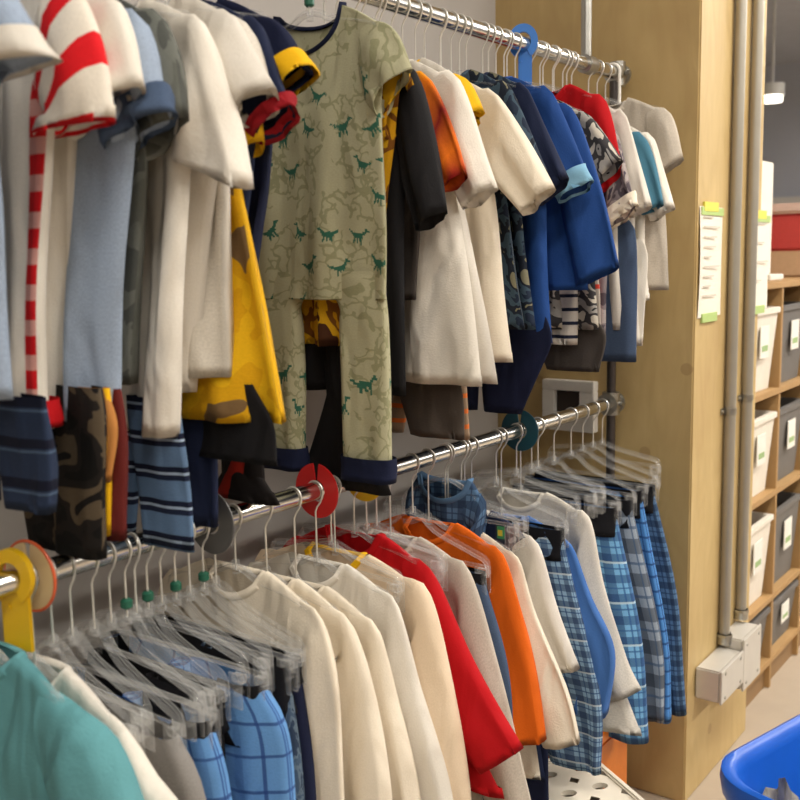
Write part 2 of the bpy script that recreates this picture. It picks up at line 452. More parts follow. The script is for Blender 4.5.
# ------------------------------------------------------------------ garments
GX = []
def shirt(name, label, S, hem, top, bot, mat, rod='U', w=.165, yaw=0., cat='shirt', smat=None, cuff=None, trim=None, nz=.05, T=.018,
          sd=.026, arm=None, dip=.045, fold=.013, cuffk=None, hl=None, marker=None, hangmat=None, paint=None, ns=26, nt=30, hemband=None,
          neck=None, hemdrop=0., wn=.062, swing=(0, 0), sw=None, group=None, X=None, swirl=0., hkind='top', hname=None, sleeve_w=None, sfold=None, sres=None):
    zr = ZU if rod == 'U' else ZL
    if X is None: X = x_for(*S, w, yaw)
    px = lambda q: np.array(on_garment(X, yaw, zr, *q))
    zs = px(S)[1]; hu, hz = px(hem)
    seed = int(S[0] * 7 + S[1] * 13) & 1023
    root = empty(name, (X, YR, zr), yaw, label, cat, group)
    GX.append((rod, round(X, 3), name, label, round(zs, 3), (round(hu, 3), round(hz, 3))))
    wa = w * .9 if arm is None else px(arm)[0]; za = zs - (.13 if arm is None else zs - px(arm)[1])
    zn = zs + nz
    mats = mat if isinstance(mat, list) else [mat]
    bo, nk = body('body', mats, root, w, zs, zn, wn, wa, za, hu, hz, T, seed, fold, ns, nt, dip, paint, hemdrop, swirl)
    # sleeves: outlines on the visible side, mirrored for the other
    Tp = [np.array((w - .05, zs + .021 * nz / .05)), np.array((w + .003, zs + .004))] + [px(q) for q in top]
    if bot is not None and len(bot) and not isinstance(bot[0], (int, float)):
        Bp = [np.array((wa - .035, za + .03)), np.array((wa - .008, za))] + [px(q) for q in bot]
    else:
        Bp = [np.array((wa - .035, za + .03)), np.array((wa - .008, za))]
        for i in range(2, len(Tp)):
            tv = _n(Tp[min(i + 1, len(Tp) - 1)] - Tp[i - 1]); nv = np.array([tv[1], -tv[0]])
            if nv[0] > 0: nv = -nv
            Bp.append(Tp[i] + nv * bot[i - 2])
    nlen = np.linalg.norm(Tp[-1] - Tp[0])
    n = max(10, min(26, int(nlen / .016)))
    sm = smat or mats[0]
    sf = sfold if sfold is not None else (.0055 if nlen < .2 else .008)
    slv = []
    for sg in (1, -1):
        s = tube2('sleeve', Tp, Bp, [T * .6, sd * .9, sd, sd, sd * .92], smat or mats, root, n, 24, seed + (3 if sg < 0 else 0), sf, .02, [0, swing[0], swing[1]], sg, 1., paint, sres)
        slv.append(s)
        if cuff:
            k = cuffk or (.86 if nlen > .2 else .78)
            t0 = Tp[-1] + (Tp[-2] - Tp[-1]) * ((1 - k) * nlen / np.linalg.norm(Tp[-2] - Tp[-1])); b0 = Bp[-1] + (t0 - Tp[-1])
            e = (Tp[-1] - Bp[-1]) * .08; dl = _n(Tp[-1] - t0) * .004
            tube2('cuff', [t0 + e, Tp[-1] + e + dl], [b0 - e, Bp[-1] - e + dl], [sd * 1.2, sd * 1.18], cuff, s, 5, 24, seed + (3 if sg < 0 else 0), sf, .02, [swing[0] * .2 + swing[1] * .8, swing[1]], sg)
    # neckband
    b = MB()
    if len(nk) > 3:
        pts = [np.array(p) for p in nk] + [np.array(nk[0]), np.array(nk[1])]
        b.tube(pts, .0065, 8, cap=False, sx=.45)
        b.build('neckband', trim or sm, root, True)
    if hemband:
        hb = hemband[1]
        tube2('hem_band', [np.array((hu * 1.01 + .002, hz + hb)), np.array((hu * 1.02 + .003, hz - .004))], [np.array((-hu * 1.01 - .002, hz + hb)), np.array((-hu * 1.02 - .003, hz - .004))], [T + .016, T + .016], hemband[0], root, 5, 40, seed, .004, .01, None, 1, .6)
    if hl:
        hanger(X, yaw, zr, hl, hkind, w - .012, zn - .004, zs + .004, marker, None, hangmat, hname)
    return root

def pants(name, label, X, wz, ww, outer, hemw, mat, rod='L', yaw=0., crotch=.2, band=None, bandh=.032, T=.022, cat='trousers', group=None,
          hl=None, cuff=None, cuffh=.03, fold=.007, marker=None, hw=None, zneck=None, paint=None, res=None, gap=False):
    """outer: pixels down the visible outer seam, the last one at the hem"""
    zr = ZU if rod == 'U' else ZL
    px = lambda q: np.array(on_garment(X, yaw, zr, *q))
    root = empty(name, (X, YR, zr), yaw, label, cat, group)
    seed = int(X * 1000) & 1023
    O = [np.array((ww, wz))] + [px(q) for q in outer]
    GX.append((rod, round(X, 3), name, label, round(wz, 3), tuple(np.round(O[-1], 3))))
    zc = wz - crotch; hz = O[-1][1]
    I = [np.array((-.012, wz)), np.array((-.004, zc)), np.array((O[-1][0] - hemw, hz))]
    if gap: I = [np.array((-.012, wz)), np.array((.0, wz - .015)), np.array((O[1][0] - hemw, wz - .055)), np.array((O[1][0] - hemw, O[1][1] - .06)), np.array((O[-1][0] - hemw, hz))]
    elif zc < hz + .05: I = [np.array((-.012, wz)), np.array((max(0, O[-1][0] - hemw), hz))]
    for sg in (1, -1):
        l = tube2('leg', O, I, [T * .75, T, T, T * .95], mat, root, max(12, int((wz - hz) / .02)), 26, seed + (5 if sg < 0 else 0), fold, .02, None, sg, .8, paint, res)
        if cuff:
            tube2('cuff', [O[-1] + np.array((.005, cuffh)), O[-1] + np.array((.005, -.009))], [I[-1] + np.array((-.005, cuffh)), I[-1] + np.array((-.005, -.009))], [T * 1.6, T * 1.5], cuff, l, 5, 26, seed + (5 if sg < 0 else 0), fold * .8, .012, None, sg, .8)
    if band:
        tube2('waistband', [np.array((ww + .004, wz + .006)), np.array((ww + .006, wz - bandh))], [np.array((-ww - .004, wz + .006)), np.array((-ww - .006, wz - bandh))], [T * .8, T + .005], band, root, 6, 48, seed, .0035, .006, None, 1, .55)
    if hl:
        hanger(X, yaw, zr, hl, 'clip', hw or ww + .012, zneck or max(-.10, wz + .03) if rod == 'L' else wz + .055, wz + .03, marker)
    return root

# palettes
W1 = fabric('cloth_white', (224, 217, 205), wr=.5)
W2 = fabric('cloth_cream', (226, 214, 194), wr=.5)
W3 = fabric('cloth_offwhite', (214, 207, 196), wr=.5)
PEACH = fabric('cloth_peach', (224, 202, 174), wr=.4)
GREY = fabric('cloth_grey', (186, 176, 162), 'heather', wr=.3)
LGREY = fabric('cloth_pale_grey', (206, 199, 187), 'heather', wr=.3)
DGREY = fabric('cloth_dark_grey', (70, 64, 60), 'heather')
BLACK = fabric('cloth_black', (26, 25, 27))
NAVY = fabric('cloth_navy', (28, 36, 62))
DNAVY = fabric('cloth_dark_navy', (22, 28, 54))
RED = fabric('cloth_red', (178, 14, 22))
ORANGE = fabric('cloth_orange', (214, 96, 18))
TEAL = fabric('cloth_teal', (94, 150, 156), wr=.6)
ROYAL = fabric('cloth_royal', (32, 68, 130))
BLUE = fabric('cloth_blue', (66, 108, 172))
LBLUE = fabric('cloth_light_blue', (130, 178, 206))
CHAMBRAY = fabric('cloth_chambray', (150, 164, 184), 'heather', wr=.45)
DENIM = fabric('cloth_denim', (70, 86, 112), 'heather')
YELLOW = fabric('cloth_yellow', (226, 174, 20))
DGREEN = fabric('cloth_camo_green', (92, 94, 88), 'blobs', [(104, 106, 100), (78, 80, 76)], s=14)
CAMO = fabric('cloth_camo_navy', (34, 44, 62), 'blobs', [(60, 78, 92), (28, 34, 46), (126, 122, 100), (40, 60, 78)], s=20)
CAMOG = fabric('cloth_camo_grey', (190, 182, 168), 'blobs', [(60, 58, 60), (150, 146, 140), (34, 36, 40)], s=20)
SPLASH = fabric('cloth_grey_print', (74, 66, 72), 'blobs', [(120, 110, 112), (160, 150, 146), (70, 62, 76)], s=24)
PLAID1 = fabric('plaid_bright_blue', (98, 146, 200), 'check', [(40, 66, 124), (66, 104, 164)], p=.05, t=.09)
PLAID2 = fabric('plaid_sky_navy', (120, 176, 218), 'plaid', [(30, 58, 112), (50, 92, 150), (190, 214, 226)], p=.05)
PLAID3 = fabric('plaid_pale_navy', (140, 172, 200), 'plaid', [(24, 44, 86), (40, 72, 120), (196, 208, 214)], p=.036)
PLAID4 = fabric('plaid_grey_black', (150, 160, 172), 'plaid', [(36, 44, 58), (70, 92, 120)], p=.085)
PLAID5 = fabric('plaid_dark_blue', (84, 116, 150), 'plaid', [(24, 36, 62), (40, 60, 92)], p=.04)
PLAID6 = fabric('plaid_dotted_blue', (84, 142, 206), 'check', [(30, 58, 110), (52, 100, 168)], p=.034, t=.16)
TEXT_BLUE = fabric('cloth_slate_texture', (66, 84, 104), 'blobs', [(92, 108, 122), (44, 58, 78)], s=40)
LEGGING = fabric('stripe_blue_leggings', (92, 118, 150), 'stripe', p=.047, bands=[(.0, .16, (20, 26, 48)), (.16, .24, (150, 168, 190)), (.24, .4, (26, 34, 58))])
LEGGING2 = fabric('stripe_navy_leggings', (38, 50, 74), 'stripe', p=.05, bands=[(.0, .25, (18, 22, 40)), (.3, .36, (70, 88, 112))])
REDSTRIPE = fabric('stripe_red_sleeve', (226, 217, 203), 'stripe', p=.048, off=-.021, bands=[(.0, .42, (212, 26, 34))])
CHECKSTRIP = fabric('white_with_red_blocks', (224, 217, 205), 'strip', [(196, 24, 30)], lo=.124, hi=.16, p=.042)
STRIPEW = fabric('stripe_white_navy', (224, 216, 204), 'stripe', p=.03, bands=[(0, .25, (40, 46, 66))])
STRIPEO = fabric('stripe_grey_orange', (150, 128, 106), 'stripe', p=.03, bands=[(0, .3, (216, 112, 50))])
YPRINT = fabric('yellow_brown_print', (226, 176, 24), 'blobs', [(214, 160, 18), (118, 92, 60), (206, 188, 150)], s=11, stops=[0, .5, .62, .7], dist=.3)
YBROWN = fabric('yellow_brown_flames', (200, 146, 20), 'blobs', [(120, 74, 24), (206, 158, 24), (70, 40, 22)], s=16)
FLAME = fabric('flame_print', (236, 184, 30), 'ramp', [(232, 120, 24), (120, 26, 24), (226, 112, 24), (150, 30, 26)], len=.16, amp=.35)
DCAMO = fabric('dark_leaf_print', (16, 15, 14), 'blobs', [(30, 26, 24), (86, 74, 58), (20, 18, 18)], s=16)
TAN = fabric('cloth_tan', (178, 120, 62))
MAROON = fabric('cloth_maroon', (92, 30, 26))
DINO = fabric('dino_ground', (172, 168, 138), 'dino', [(138, 138, 104)], wr=.3)
DINK = fabric('dino_ink', (50, 98, 80), wr=.3)

LP, EXPO = 60.0, -0.47
def _cap(p, a, b, ra, rb):
    ax, ay = a; bx, by = b; dx_, dy_ = bx - ax, by - ay
    t = max(0, min(1, ((p[0] - ax) * dx_ + (p[1] - ay) * dy_) / (dx_ * dx_ + dy_ * dy_)))
    return math.hypot(p[0] - ax - dx_ * t, p[1] - ay - dy_ * t) < ra + (rb - ra) * t
_DINO = [((-.008, 0), (.008, -.001), .007, .006), ((-.012, .0), (-.032, -.012), .005, .001), ((.01, -.003), (.02, -.014), .004, .0028),
         ((.02, -.015), (.028, -.013), .004, .0026), ((-.008, .004), (-.012, .018), .0035, .002), ((.006, .004), (.01, .018), .0032, .002), ((-.002, .004), (.0, .015), .0028, .0018)]
def dino_paint(u, v):
    cw, chh = .072, .055
    row = math.floor(v / chh); uo = u + (cw / 2 if row % 2 else 0) + 10 * cw
    col = math.floor(uo / cw)
    rg = random.Random(row * 131 + col * 17 + 3)
    if rg.random() < .36: return 0
    lu = uo - (col + .5) * cw + rg.uniform(-.012, .012); lv = v - (row + .5) * chh + rg.uniform(-.008, .008)
    if rg.random() < .5: lu = -lu
    a = rg.uniform(-.5, .5); k = rg.uniform(1.25, 1.6)
    p = ((lu * math.cos(a) - lv * math.sin(a)) * k, (lu * math.sin(a) + lv * math.cos(a)) * k)
    for q in _DINO:
        if _cap(p, *q): return 1
    return 0

GU, GL = 'upper', 'lower'
# ------------------------------------------------------------------ garments on the upper rail, nearest first
shirt('short_sleeved_shirt', 'grey-blue short-sleeved shirt with pale cuffs, nearest garment at the upper rail\'s left end', (-10, -30), (12, 400), [(38, 55)], [(-30, 80)], CHAMBRAY,
      cuff=W3, hl='clear plastic hanger holding the leftmost grey-blue shirt on the upper rail')
shirt('striped_sleeve_shirt', 'white shirt with red-striped sleeves and a red-blocked strip down its front', (78, 0), (46, 425), [(110, 122)], [(36, 140)], CHECKSTRIP,
      smat=REDSTRIPE, hemband=(RED, .03), hl='clear plastic hanger holding the white shirt with red-striped sleeves', w=.165, cat='shirt', arm=(56, 130))
shirt('short_sleeved_shirt', 'plain white short-sleeved shirt between the red-striped one and the pale blue one', (112, 5), (58, 428), [(142, 88)], [(96, 116)], W1, arm=(72, 140),
      hl='clear plastic hanger holding the white shirt behind the red-striped one')
shirt('chambray_shirt', 'pale grey-blue chambray shirt with rolled sleeve cuffs', (138, 20), (120, 420), [(166, 112)], [(116, 148)], CHAMBRAY,
      cuff=DENIM, hl='clear plastic hanger holding the pale grey-blue chambray shirt')
shirt('camouflage_shirt', 'grey-green camouflage shirt between the chambray shirt and big white shirt', (160, 22), (124, 386), [(184, 118)], [(140, 150)], DGREEN, arm=(144, 165),
      hl='clear plastic hanger holding the grey-green camouflage shirt')
shirt('short_sleeved_shirt', 'large plain white short-sleeved shirt hanging above the blue striped leggings', (203, 25), (182, 436), [(222, 90), (241, 190)], [(188, 140), (172, 152)], W1,
      hl='clear plastic hanger holding the large white shirt above the striped leggings', fold=.014, w=.175, sd=.032)
shirt('short_sleeved_shirt', 'off-white shirt just behind the large white shirt, its sleeve opening turned to view', (232, 20), (201, 391), [(272, 88)], [(240, 128)], W3,
      hl='clear plastic hanger holding the off-white shirt behind the large white one', sd=.036)
shirt('short_sleeved_shirt', 'pale grey shirt whose hem shows beside the yellow printed shirt', (240, 25), (229, 377), [(268, 95)], [(244, 125)], LGREY,
      hl='clear plastic hanger holding the pale grey shirt beside the yellow printed one')
shirt('short_sleeved_shirt', 'dark navy shirt with red sleeve cuffs, below the navy shirt with yellow cuffs', (258, 26), (236, 300), [(291, 105)], [(262, 140)], NAVY,
      cuff=fabric('cloth_crimson', (140, 18, 28)), cuffk=.9, hl='clear plastic hanger holding the navy shirt with red cuffs')
shirt('short_sleeved_shirt', 'dark navy shirt with bright yellow sleeve cuffs', (276, 24), (250, 290), [(308, 66)], [(282, 98)], DNAVY,
      cuff=YELLOW, hl='clear plastic hanger holding the navy shirt with yellow cuffs', marker='green')
YX = x_for(240, 62, .14, 0)
shirt('printed_shirt', 'bright yellow shirt printed with brown blotches, hanging above black trousers', (240, 62), (278, 425), [(263, 142)], [(240, 160)], YPRINT,
      X=YX, hl='clear plastic hanger holding the yellow printed shirt', w=.14, cat='shirt', hemdrop=.0)
shirt('dinosaur_shirt', 'pale green short-sleeved pajama top printed with small dark green dinosaurs', (385, 30), (388, 300), [(413, 70)], [(376, 102)], [DINO, DINK],
      X=1.285, w=.16, trim=DNAVY, paint=dino_paint, ns=130, nt=180, sres=(26, 70), fold=.006, dip=.07, wn=.07, hl='clear plastic hanger holding the dinosaur pajama top', cat='pajama top', marker='green', T=.014)
shirt('short_sleeved_shirt', 'yellow and brown patterned shirt mostly hidden behind the dinosaur pajama top', (392, 55), (372, 346), [(407, 86)], [(381, 142)], YBROWN,
      X=1.322, hl='clear plastic hanger holding the yellow and brown patterned shirt', w=.155)
shirt('short_sleeved_shirt', 'plain black short-sleeved shirt between the dinosaur pajama and the white shirts', (412, 72), (410, 395), [(432, 130), (444, 212)], [(408, 190), (416, 232)], BLACK,
      hl='clear plastic hanger holding the plain black shirt', w=.155, marker='green')
shirt('short_sleeved_shirt', 'orange and yellow flame-patterned shirt behind the black shirt', (430, 82), (416, 300), [(467, 172)], [(440, 194)], DGREY, smat=FLAME, arm=(420, 180),
      hl='clear plastic hanger holding the orange flame-patterned shirt', w=.155)
shirt('short_sleeved_shirt', 'white short-sleeved shirt next to the orange flame-patterned one, dark shorts below', (456, 82), (488, 386), [(497, 188)], [(464, 210)], W1,
      hl='clear plastic hanger holding the white shirt above the dark grey shorts', w=.16, marker='green', fold=.012)
shirt('short_sleeved_shirt', 'white shirt with yellow sleeves squeezed between two plain white shirts', (462, 80), (500, 384), [(481, 110)], [(466, 128)], W3,
      smat=YELLOW, hl='clear plastic hanger holding the white shirt with yellow sleeves', w=.15)
shirt('short_sleeved_shirt', 'white short-sleeved shirt with wide sleeves, next to the navy camouflage shirts', (498, 98), (517, 362), [(551, 188)], [(522, 216)], W2,
      hl='clear plastic hanger holding the wide-sleeved white shirt', w=.16, marker='green')
shirt('camouflage_shirt', 'dark blue-grey camouflage shirt hanging right behind the wide-sleeved white shirt', (510, 90), (524, 330), [(546, 170)], [(518, 196)], CAMO,
      hl='clear plastic hanger holding the nearer camouflage shirt', w=.155)
shirt('camouflage_shirt', 'dark camouflage shirt touching the royal blue shirts', (528, 92), (535, 330), [(566, 178)], [(540, 205)], CAMO,
      smat=NAVY, hl='clear plastic hanger holding the camouflage shirt beside the royal blue ones', w=.155)
shirt('short_sleeved_shirt', 'royal blue short-sleeved shirt with light blue cuffs, above navy trousers', (552, 96), (556, 343), [(589, 180)], [(560, 200)], ROYAL,
      cuff=LBLUE, hl='clear plastic hanger holding the royal blue shirt with light cuffs', w=.16)
shirt('long_sleeved_shirt', 'bright royal blue shirt with long wide sleeves on the upper rail', (572, 112), (592, 290), [(598, 180), (621, 266)], [(560, 230), (574, 290)], ROYAL,
      hl='clear plastic hanger holding the wide-sleeved royal blue shirt', w=.16, sd=.03)
shirt('raglan_shirt', 'white and dark camouflage shirt hanging in front of the red one', (590, 118), (600, 330), [(621, 160)], [(594, 188)], CAMOG,
      hl='clear plastic hanger holding the white and dark camouflage shirt', w=.15)
shirt('short_sleeved_shirt', 'bright red shirt near the far end of the upper rail', (604, 102), (600, 320), [(622, 165)], [(602, 194)], RED,
      hl='clear plastic hanger holding the bright red shirt on the upper rail', w=.15)
shirt('printed_shirt', 'grey printed shirt with cream cuffs below the red shirt\'s sleeve', (614, 132), (610, 335), [(636, 205)], [(608, 228)], SPLASH,
      cuff=W2, hl='clear plastic hanger holding the grey printed shirt with cream cuffs', w=.15)
shirt('short_sleeved_shirt', 'pale off-white shirt right behind the grey printed one', (626, 118), (622, 330), [(650, 206)], [(630, 218)], W3,
      hl='clear plastic hanger holding the pale off-white shirt near the rail end', w=.15, hkind='top')
# three shirts on a white cascading hook hung over the end of the rail
shirt('raglan_shirt', 'white shirt with teal raglan sleeves, hanging beside the rail end', (644, 140), (640, 344), [(664, 205)], [(642, 215)], W1,
      smat=fabric('cloth_deep_teal', (70, 118, 140)), hl='clear plastic hanger holding the white shirt with teal sleeves', w=.145, X=None)
shirt('short_sleeved_shirt', 'clean white shirt between the teal-sleeved shirt and the grey one', (652, 140), (652, 300), [(673, 208)], [(650, 222)], W1,
      hl='clear plastic hanger holding the clean white shirt beside the grey one', w=.145)
shirt('short_sleeved_shirt', 'pale grey short-sleeved shirt, last on the upper rail against the plywood', (668, 114), (672, 290), [(684, 160)], [(660, 176)], GREY,
      hl='clear plastic hanger holding the last grey shirt against the plywood', w=.165)

# ------------------------------------------------------------------ bottoms clipped below the upper shirts
def lower_pants(name, label, X, outer, hemw, mat, wz=None, ww=.12, **k):
    u0, z0 = on_garment(X, 0, ZU, *outer[0])
    k.setdefault('T', .013); k.setdefault('fold', .0035); k['crotch'] = min(k.get('crotch', .1), .06)
    return pants(name, label, X, z0 + .05, min(ww, u0 * .97), outer, hemw, mat, 'U', **k)
lower_pants('striped_leggings', 'dark navy striped leggings below the red-striped shirt at the left edge', .68, [(50, 440), (52, 514)], .085, LEGGING2, ww=.11, crotch=.12)
lower_pants('striped_leggings', 'blue leggings with dark double stripes, hanging in front of the lower rail', .885, [(182, 436), (196, 552)], .10, LEGGING, ww=.13, crotch=.1)
lower_pants('trousers', 'dark navy trousers beside the blue striped leggings', .985, [(216, 390), (216, 528)], .085, NAVY, ww=.13, crotch=.1)
lower_pants('trousers', 'black trousers directly below the yellow printed shirt', YX, [(272, 422), (279, 466)], .17, BLACK, ww=.14, T=.01, crotch=.12)
lower_pants('trousers', 'black trousers with a red side seam, left of the red size disc', 1.09, [(262, 440), (262, 502)], .12, fabric('black_red_seam', (24, 20, 20), 'strip', [(150, 34, 22)], lo=.16, hi=.19, p=5., c0=(150, 34, 22)), ww=.15, crotch=.12)
lower_pants('dinosaur_trousers', 'pale green dinosaur-print pajama trousers with navy cuffs', 1.287, [(386, 302), (392, 478)], .098, [DINO, DINK], wz=-.49, ww=.128, crotch=.03, gap=True, cuff=DNAVY, cuffh=.032, paint=dino_paint, res=(90, 90), fold=.003, cat='pajama trousers', T=.016)
lower_pants('trousers', 'black trousers showing between the dinosaur pajama legs', 1.337, [(354, 346), (352, 490)], .12, BLACK, wz=-.5, ww=.13, crotch=.14)
lower_pants('shorts', 'dark grey shorts with a small red mark below the white shirt', 1.5, [(462, 388), (464, 440)], .12, fabric('dark_grey_red_mark', (76, 68, 62), 'blobs', [(170, 50, 36), (76, 68, 62)], s=7, stops=[0, .64, .68]), wz=-.55, ww=.12, crotch=.04, cat='shorts')
lower_pants('shorts', 'grey shorts with orange bars behind the dark grey shorts', 1.55, [(466, 388), (468, 440)], .1, STRIPEO, wz=-.55, ww=.115, crotch=.04, cat='shorts')
lower_pants('trousers', 'dark navy trousers tapering below the royal blue shirt', 1.80, [(552, 340), (541, 370), (522, 414)], .09, DNAVY, wz=-.55, ww=.155, crotch=.06)
lower_pants('shorts', 'white shorts with thin navy stripes below the wide-sleeved blue shirt', 2.0, [(578, 290), (577, 345)], .1, STRIPEW, wz=-.45, ww=.13, crotch=.06, cat='shorts')
lower_pants('shorts', 'grey shorts with one red stripe near the hem', 2.06, [(600, 290), (602, 335)], .11, fabric('grey_one_red_stripe', (166, 156, 146), 'stripe', p=.5, bands=[(.08, .1, (186, 60, 46))]), wz=-.45, ww=.14, crotch=.05, cat='shorts')
lower_pants('shorts', 'dark charcoal shorts hanging above the white wall box', 2.03, [(606, 335), (600, 372)], .13, DGREY, wz=-.5, ww=.14, crotch=.05, cat='shorts')
lower_pants('jeans', 'blue denim trousers near the far end of the upper rail', 2.2, [(636, 240), (636, 362)], .12, DENIM, wz=-.3, ww=.15, crotch=.12, cat='jeans')
lower_pants('trousers', 'white trousers below the teal-sleeved shirt', 2.31, [(648, 260), (642, 346)], .1, W1, wz=-.35, ww=.14, crotch=.1)
# dark outfits deeper on the rail, seen below the pale shirts
for X, outer, mat, lab in ((x_for(102, 500, .085, 0), [(104, 428), (102, 560)], DCAMO, 'black trousers with a brown leaf print, behind the chambray shirt'),
                           (x_for(126, 480, .095, 0), [(124, 428), (126, 540)], MAROON, 'maroon trousers hanging left of the blue striped leggings'),
                           (x_for(112, 480, .09, 0), [(112, 428), (110, 536)], YELLOW, 'narrow yellow trousers showing as a thin strip left of the maroon pair')):
    lower_pants('trousers', lab, X, outer, .1, mat, ww=.11, crotch=.1)
lower_pants('trousers', 'tan trousers partly hidden behind the black leaf-print trousers', x_for(114, 450, .1, 0), [(114, 428), (112, 482)], .1, TAN, ww=.09, crotch=.12)

# ------------------------------------------------------------------ garments on the lower rail, nearest first
MGREY = fabric('cloth_mid_grey', (132, 128, 124), 'heather')
WB = fabric('waistband_black', (24, 24, 28))
shirt('sweatshirt', 'teal long-sleeved top at the bottom left corner, nearest on the lower rail', (72, 714), (150, 1100), [(108, 760), (140, 880), (150, 1000)], [.12, .11, .10], TEAL, 'L',
      hl='broad clear plastic hanger holding the teal top', fold=.014, sd=.04, T=.03, cat='sweatshirt', dip=.03, nz=.045)
shirt('long_sleeved_shirt', 'white long-sleeved shirt right behind the teal top', (118, 728), (160, 1080), [(150, 772), (190, 830), (225, 960)], [.12, .11, .10], W1, 'L',
      hl='clear plastic hanger holding the white shirt behind the teal top', sd=.034, T=.024)
pants('trousers', 'grey trousers on a clip hanger between the white shirt and blue plaid trousers', .80, -.215, .155, [(205, 800), (240, 980)], .13, MGREY, band=None, T=.028, hl='clear clip hanger holding the grey trousers')
pants('plaid_trousers', 'bright blue plaid trousers beside the grey ones, black waistband', .855, -.215, .160, [(228, 800), (246, 1010)], .13, PLAID1, band=WB, hl='clear clip hanger holding the bright blue plaid trousers beside the grey ones', marker='green', bandh=.07, T=.03)
pants('trousers', 'black trousers between the two bright blue plaid pairs', .893, -.20, .140, [(226, 800), (240, 1000)], .13, BLACK, band=WB, hl='clear clip hanger holding the black trousers', marker='green', bandh=.05)
pants('plaid_trousers', 'bright blue plaid trousers with a wide black waistband, left of the cream shirts', .945, -.195, .170, [(284, 730), (291, 800), (300, 980)], .16, PLAID1, band=WB, hl='clear clip hanger holding the wide-waisted blue plaid trousers', marker='green', bandh=.08, T=.038)
pants('trousers', 'slate blue textured trousers with black waistband, touching the cream shirts', 1.0, -.19, .168, [(306, 800), (312, 980)], .14, TEXT_BLUE, band=WB, hl='clear clip hanger holding the slate blue textured trousers', marker='green', bandh=.07)
pants('trousers', 'dark navy trousers squeezed against the first cream shirt', 1.025, -.19, .162, [(314, 800), (320, 980)], .13, DNAVY, band=WB, hl='clear clip hanger holding the dark navy trousers')
def long_shirt(label, S, hem, top, ws, mat, short, **k):
    kw = dict(sd=.030, T=.018, hl='clear plastic hanger holding ' + short, w=.17)
    kw.update(k)
    return shirt(k.pop('nm', 'long_sleeved_shirt') if 'nm' in k else 'long_sleeved_shirt', label, S, hem, top, ws, mat, 'L', **{a: b for a, b in kw.items() if a != 'nm'})
long_shirt('cream long-sleeved shirt, nearest of the cream row, beside the dark waistbands', (318, 616), (335, 1000), [(337, 680), (342, 800), (350, 920)], [.115, .10, .08], W2, 'the nearest cream shirt')
long_shirt('second cream long-sleeved shirt from the dark waistbands', (348, 622), (370, 1000), [(370, 690), (386, 800), (396, 920)], [.115, .10, .08], W2, 'the second cream shirt from the dark waistbands')
long_shirt('third cream long-sleeved shirt from the dark waistbands', (376, 628), (400, 980), [(395, 700), (412, 800), (420, 910)], [.115, .10, .08], W2, 'the third cream shirt from the dark waistbands')
long_shirt('white long-sleeved shirt with the high pale shoulder, before the peach shirt', (396, 604), (420, 960), [(420, 690), (448, 800), (458, 900)], [.12, .10, .085], W1, 'the high-shouldered white shirt')
long_shirt('peach-cream long-sleeved shirt with yellow trim beside the red shirt', (424, 594), (440, 950), [(448, 680), (470, 790), (474, 880)], [.12, .10, .085], PEACH, 'the peach-cream shirt', trim=YELLOW, w=.192)
long_shirt('bright red long-sleeved shirt on the lower rail', (428, 572), (508, 800), [(470, 660), (524, 748)], [.13, .095], RED, 'the bright red long-sleeved shirt', w=.162, sd=.036)
long_shirt('grey long-sleeved shirt between the red and the orange shirts', (466, 572), (490, 880), [(496, 670), (520, 760), (538, 830)], [.12, .10, .085], GREY, 'the grey shirt beside the red one')
pants('jeans', 'blue denim trousers with black waistband, left of the orange shirt', 1.545, -.20, .16, [(508, 680), (512, 820)], .13, DENIM, band=WB, hl='clear clip hanger holding the blue denim trousers', cat='jeans', bandh=.06)
long_shirt('bright orange long-sleeved shirt', (502, 556), (500, 830), [(522, 620), (536, 690), (545, 742)], [.12, .10, .085], ORANGE, 'the bright orange shirt', sd=.032)
long_shirt('white long-sleeved shirt right behind the orange one', (518, 560), (540, 780), [(536, 610), (566, 690), (579, 745)], [.12, .10, .085], W2, 'the white shirt behind the orange one')
bb = long_shirt('dark navy baseball shirt with pale grey three-quarter sleeves', (536, 546), (548, 780), [(558, 606), (579, 670)], [.11, .09], NAVY, 'the navy shirt with grey sleeves', smat=W3, nz=.06)
u_, z_ = on_garment(bb.location.x, 0, ZL, 510, 528)
MB().box(-.036, -.034, -u_ - .014, -u_ + .014, z_ - .02, z_ + .02).box(-.0372, -.036, -u_ - .009, -u_ + .009, z_ - .014, z_ + .012, 1, bev=.0005).box(-.0384, -.0372, -u_ - .004, -u_ + .006, z_ - .008, z_ + .004, 2).build('printed_patch', [solid('patch_navy', (30, 36, 52), .8), solid('patch_green', (62, 140, 92), .8), solid('patch_yellow', (206, 190, 60), .8)], bb)
pants('trousers', 'dark navy trousers hanging low below the white sleeve', 1.76, -.3, .14, [(545, 700), (552, 850)], .15, DNAVY, hl='clear clip hanger holding the low-hung navy trousers')
pants('plaid_trousers', 'pale blue and navy plaid trousers beside the bright blue shirt', 1.86, -.19, .162, [(598, 690), (601, 774)], .12, PLAID3, band=WB, hl='clear clip hanger holding the pale blue plaid trousers', bandh=.06)
long_shirt('bright blue long-sleeved shirt near the far end of the lower rail', (570, 545), (590, 740), [(592, 600), (613, 655), (606, 718)], [.115, .10, .075], BLUE, 'the bright blue shirt')
long_shirt('pale grey long-sleeved shirt right behind the bright blue one', (588, 520), (640, 735), [(604, 590), (626, 660), (641, 690)], [.12, .10, .085], LGREY, 'the pale grey shirt behind the blue one')
pants('plaid_trousers', 'sky blue and navy plaid trousers right of the pale grey shirt', 2.13, -.20, .16, [(640, 640), (648, 742)], .12, PLAID2, band=WB, hl='clear clip hanger holding the sky blue plaid trousers', bandh=.062, T=.027, cuff=None)
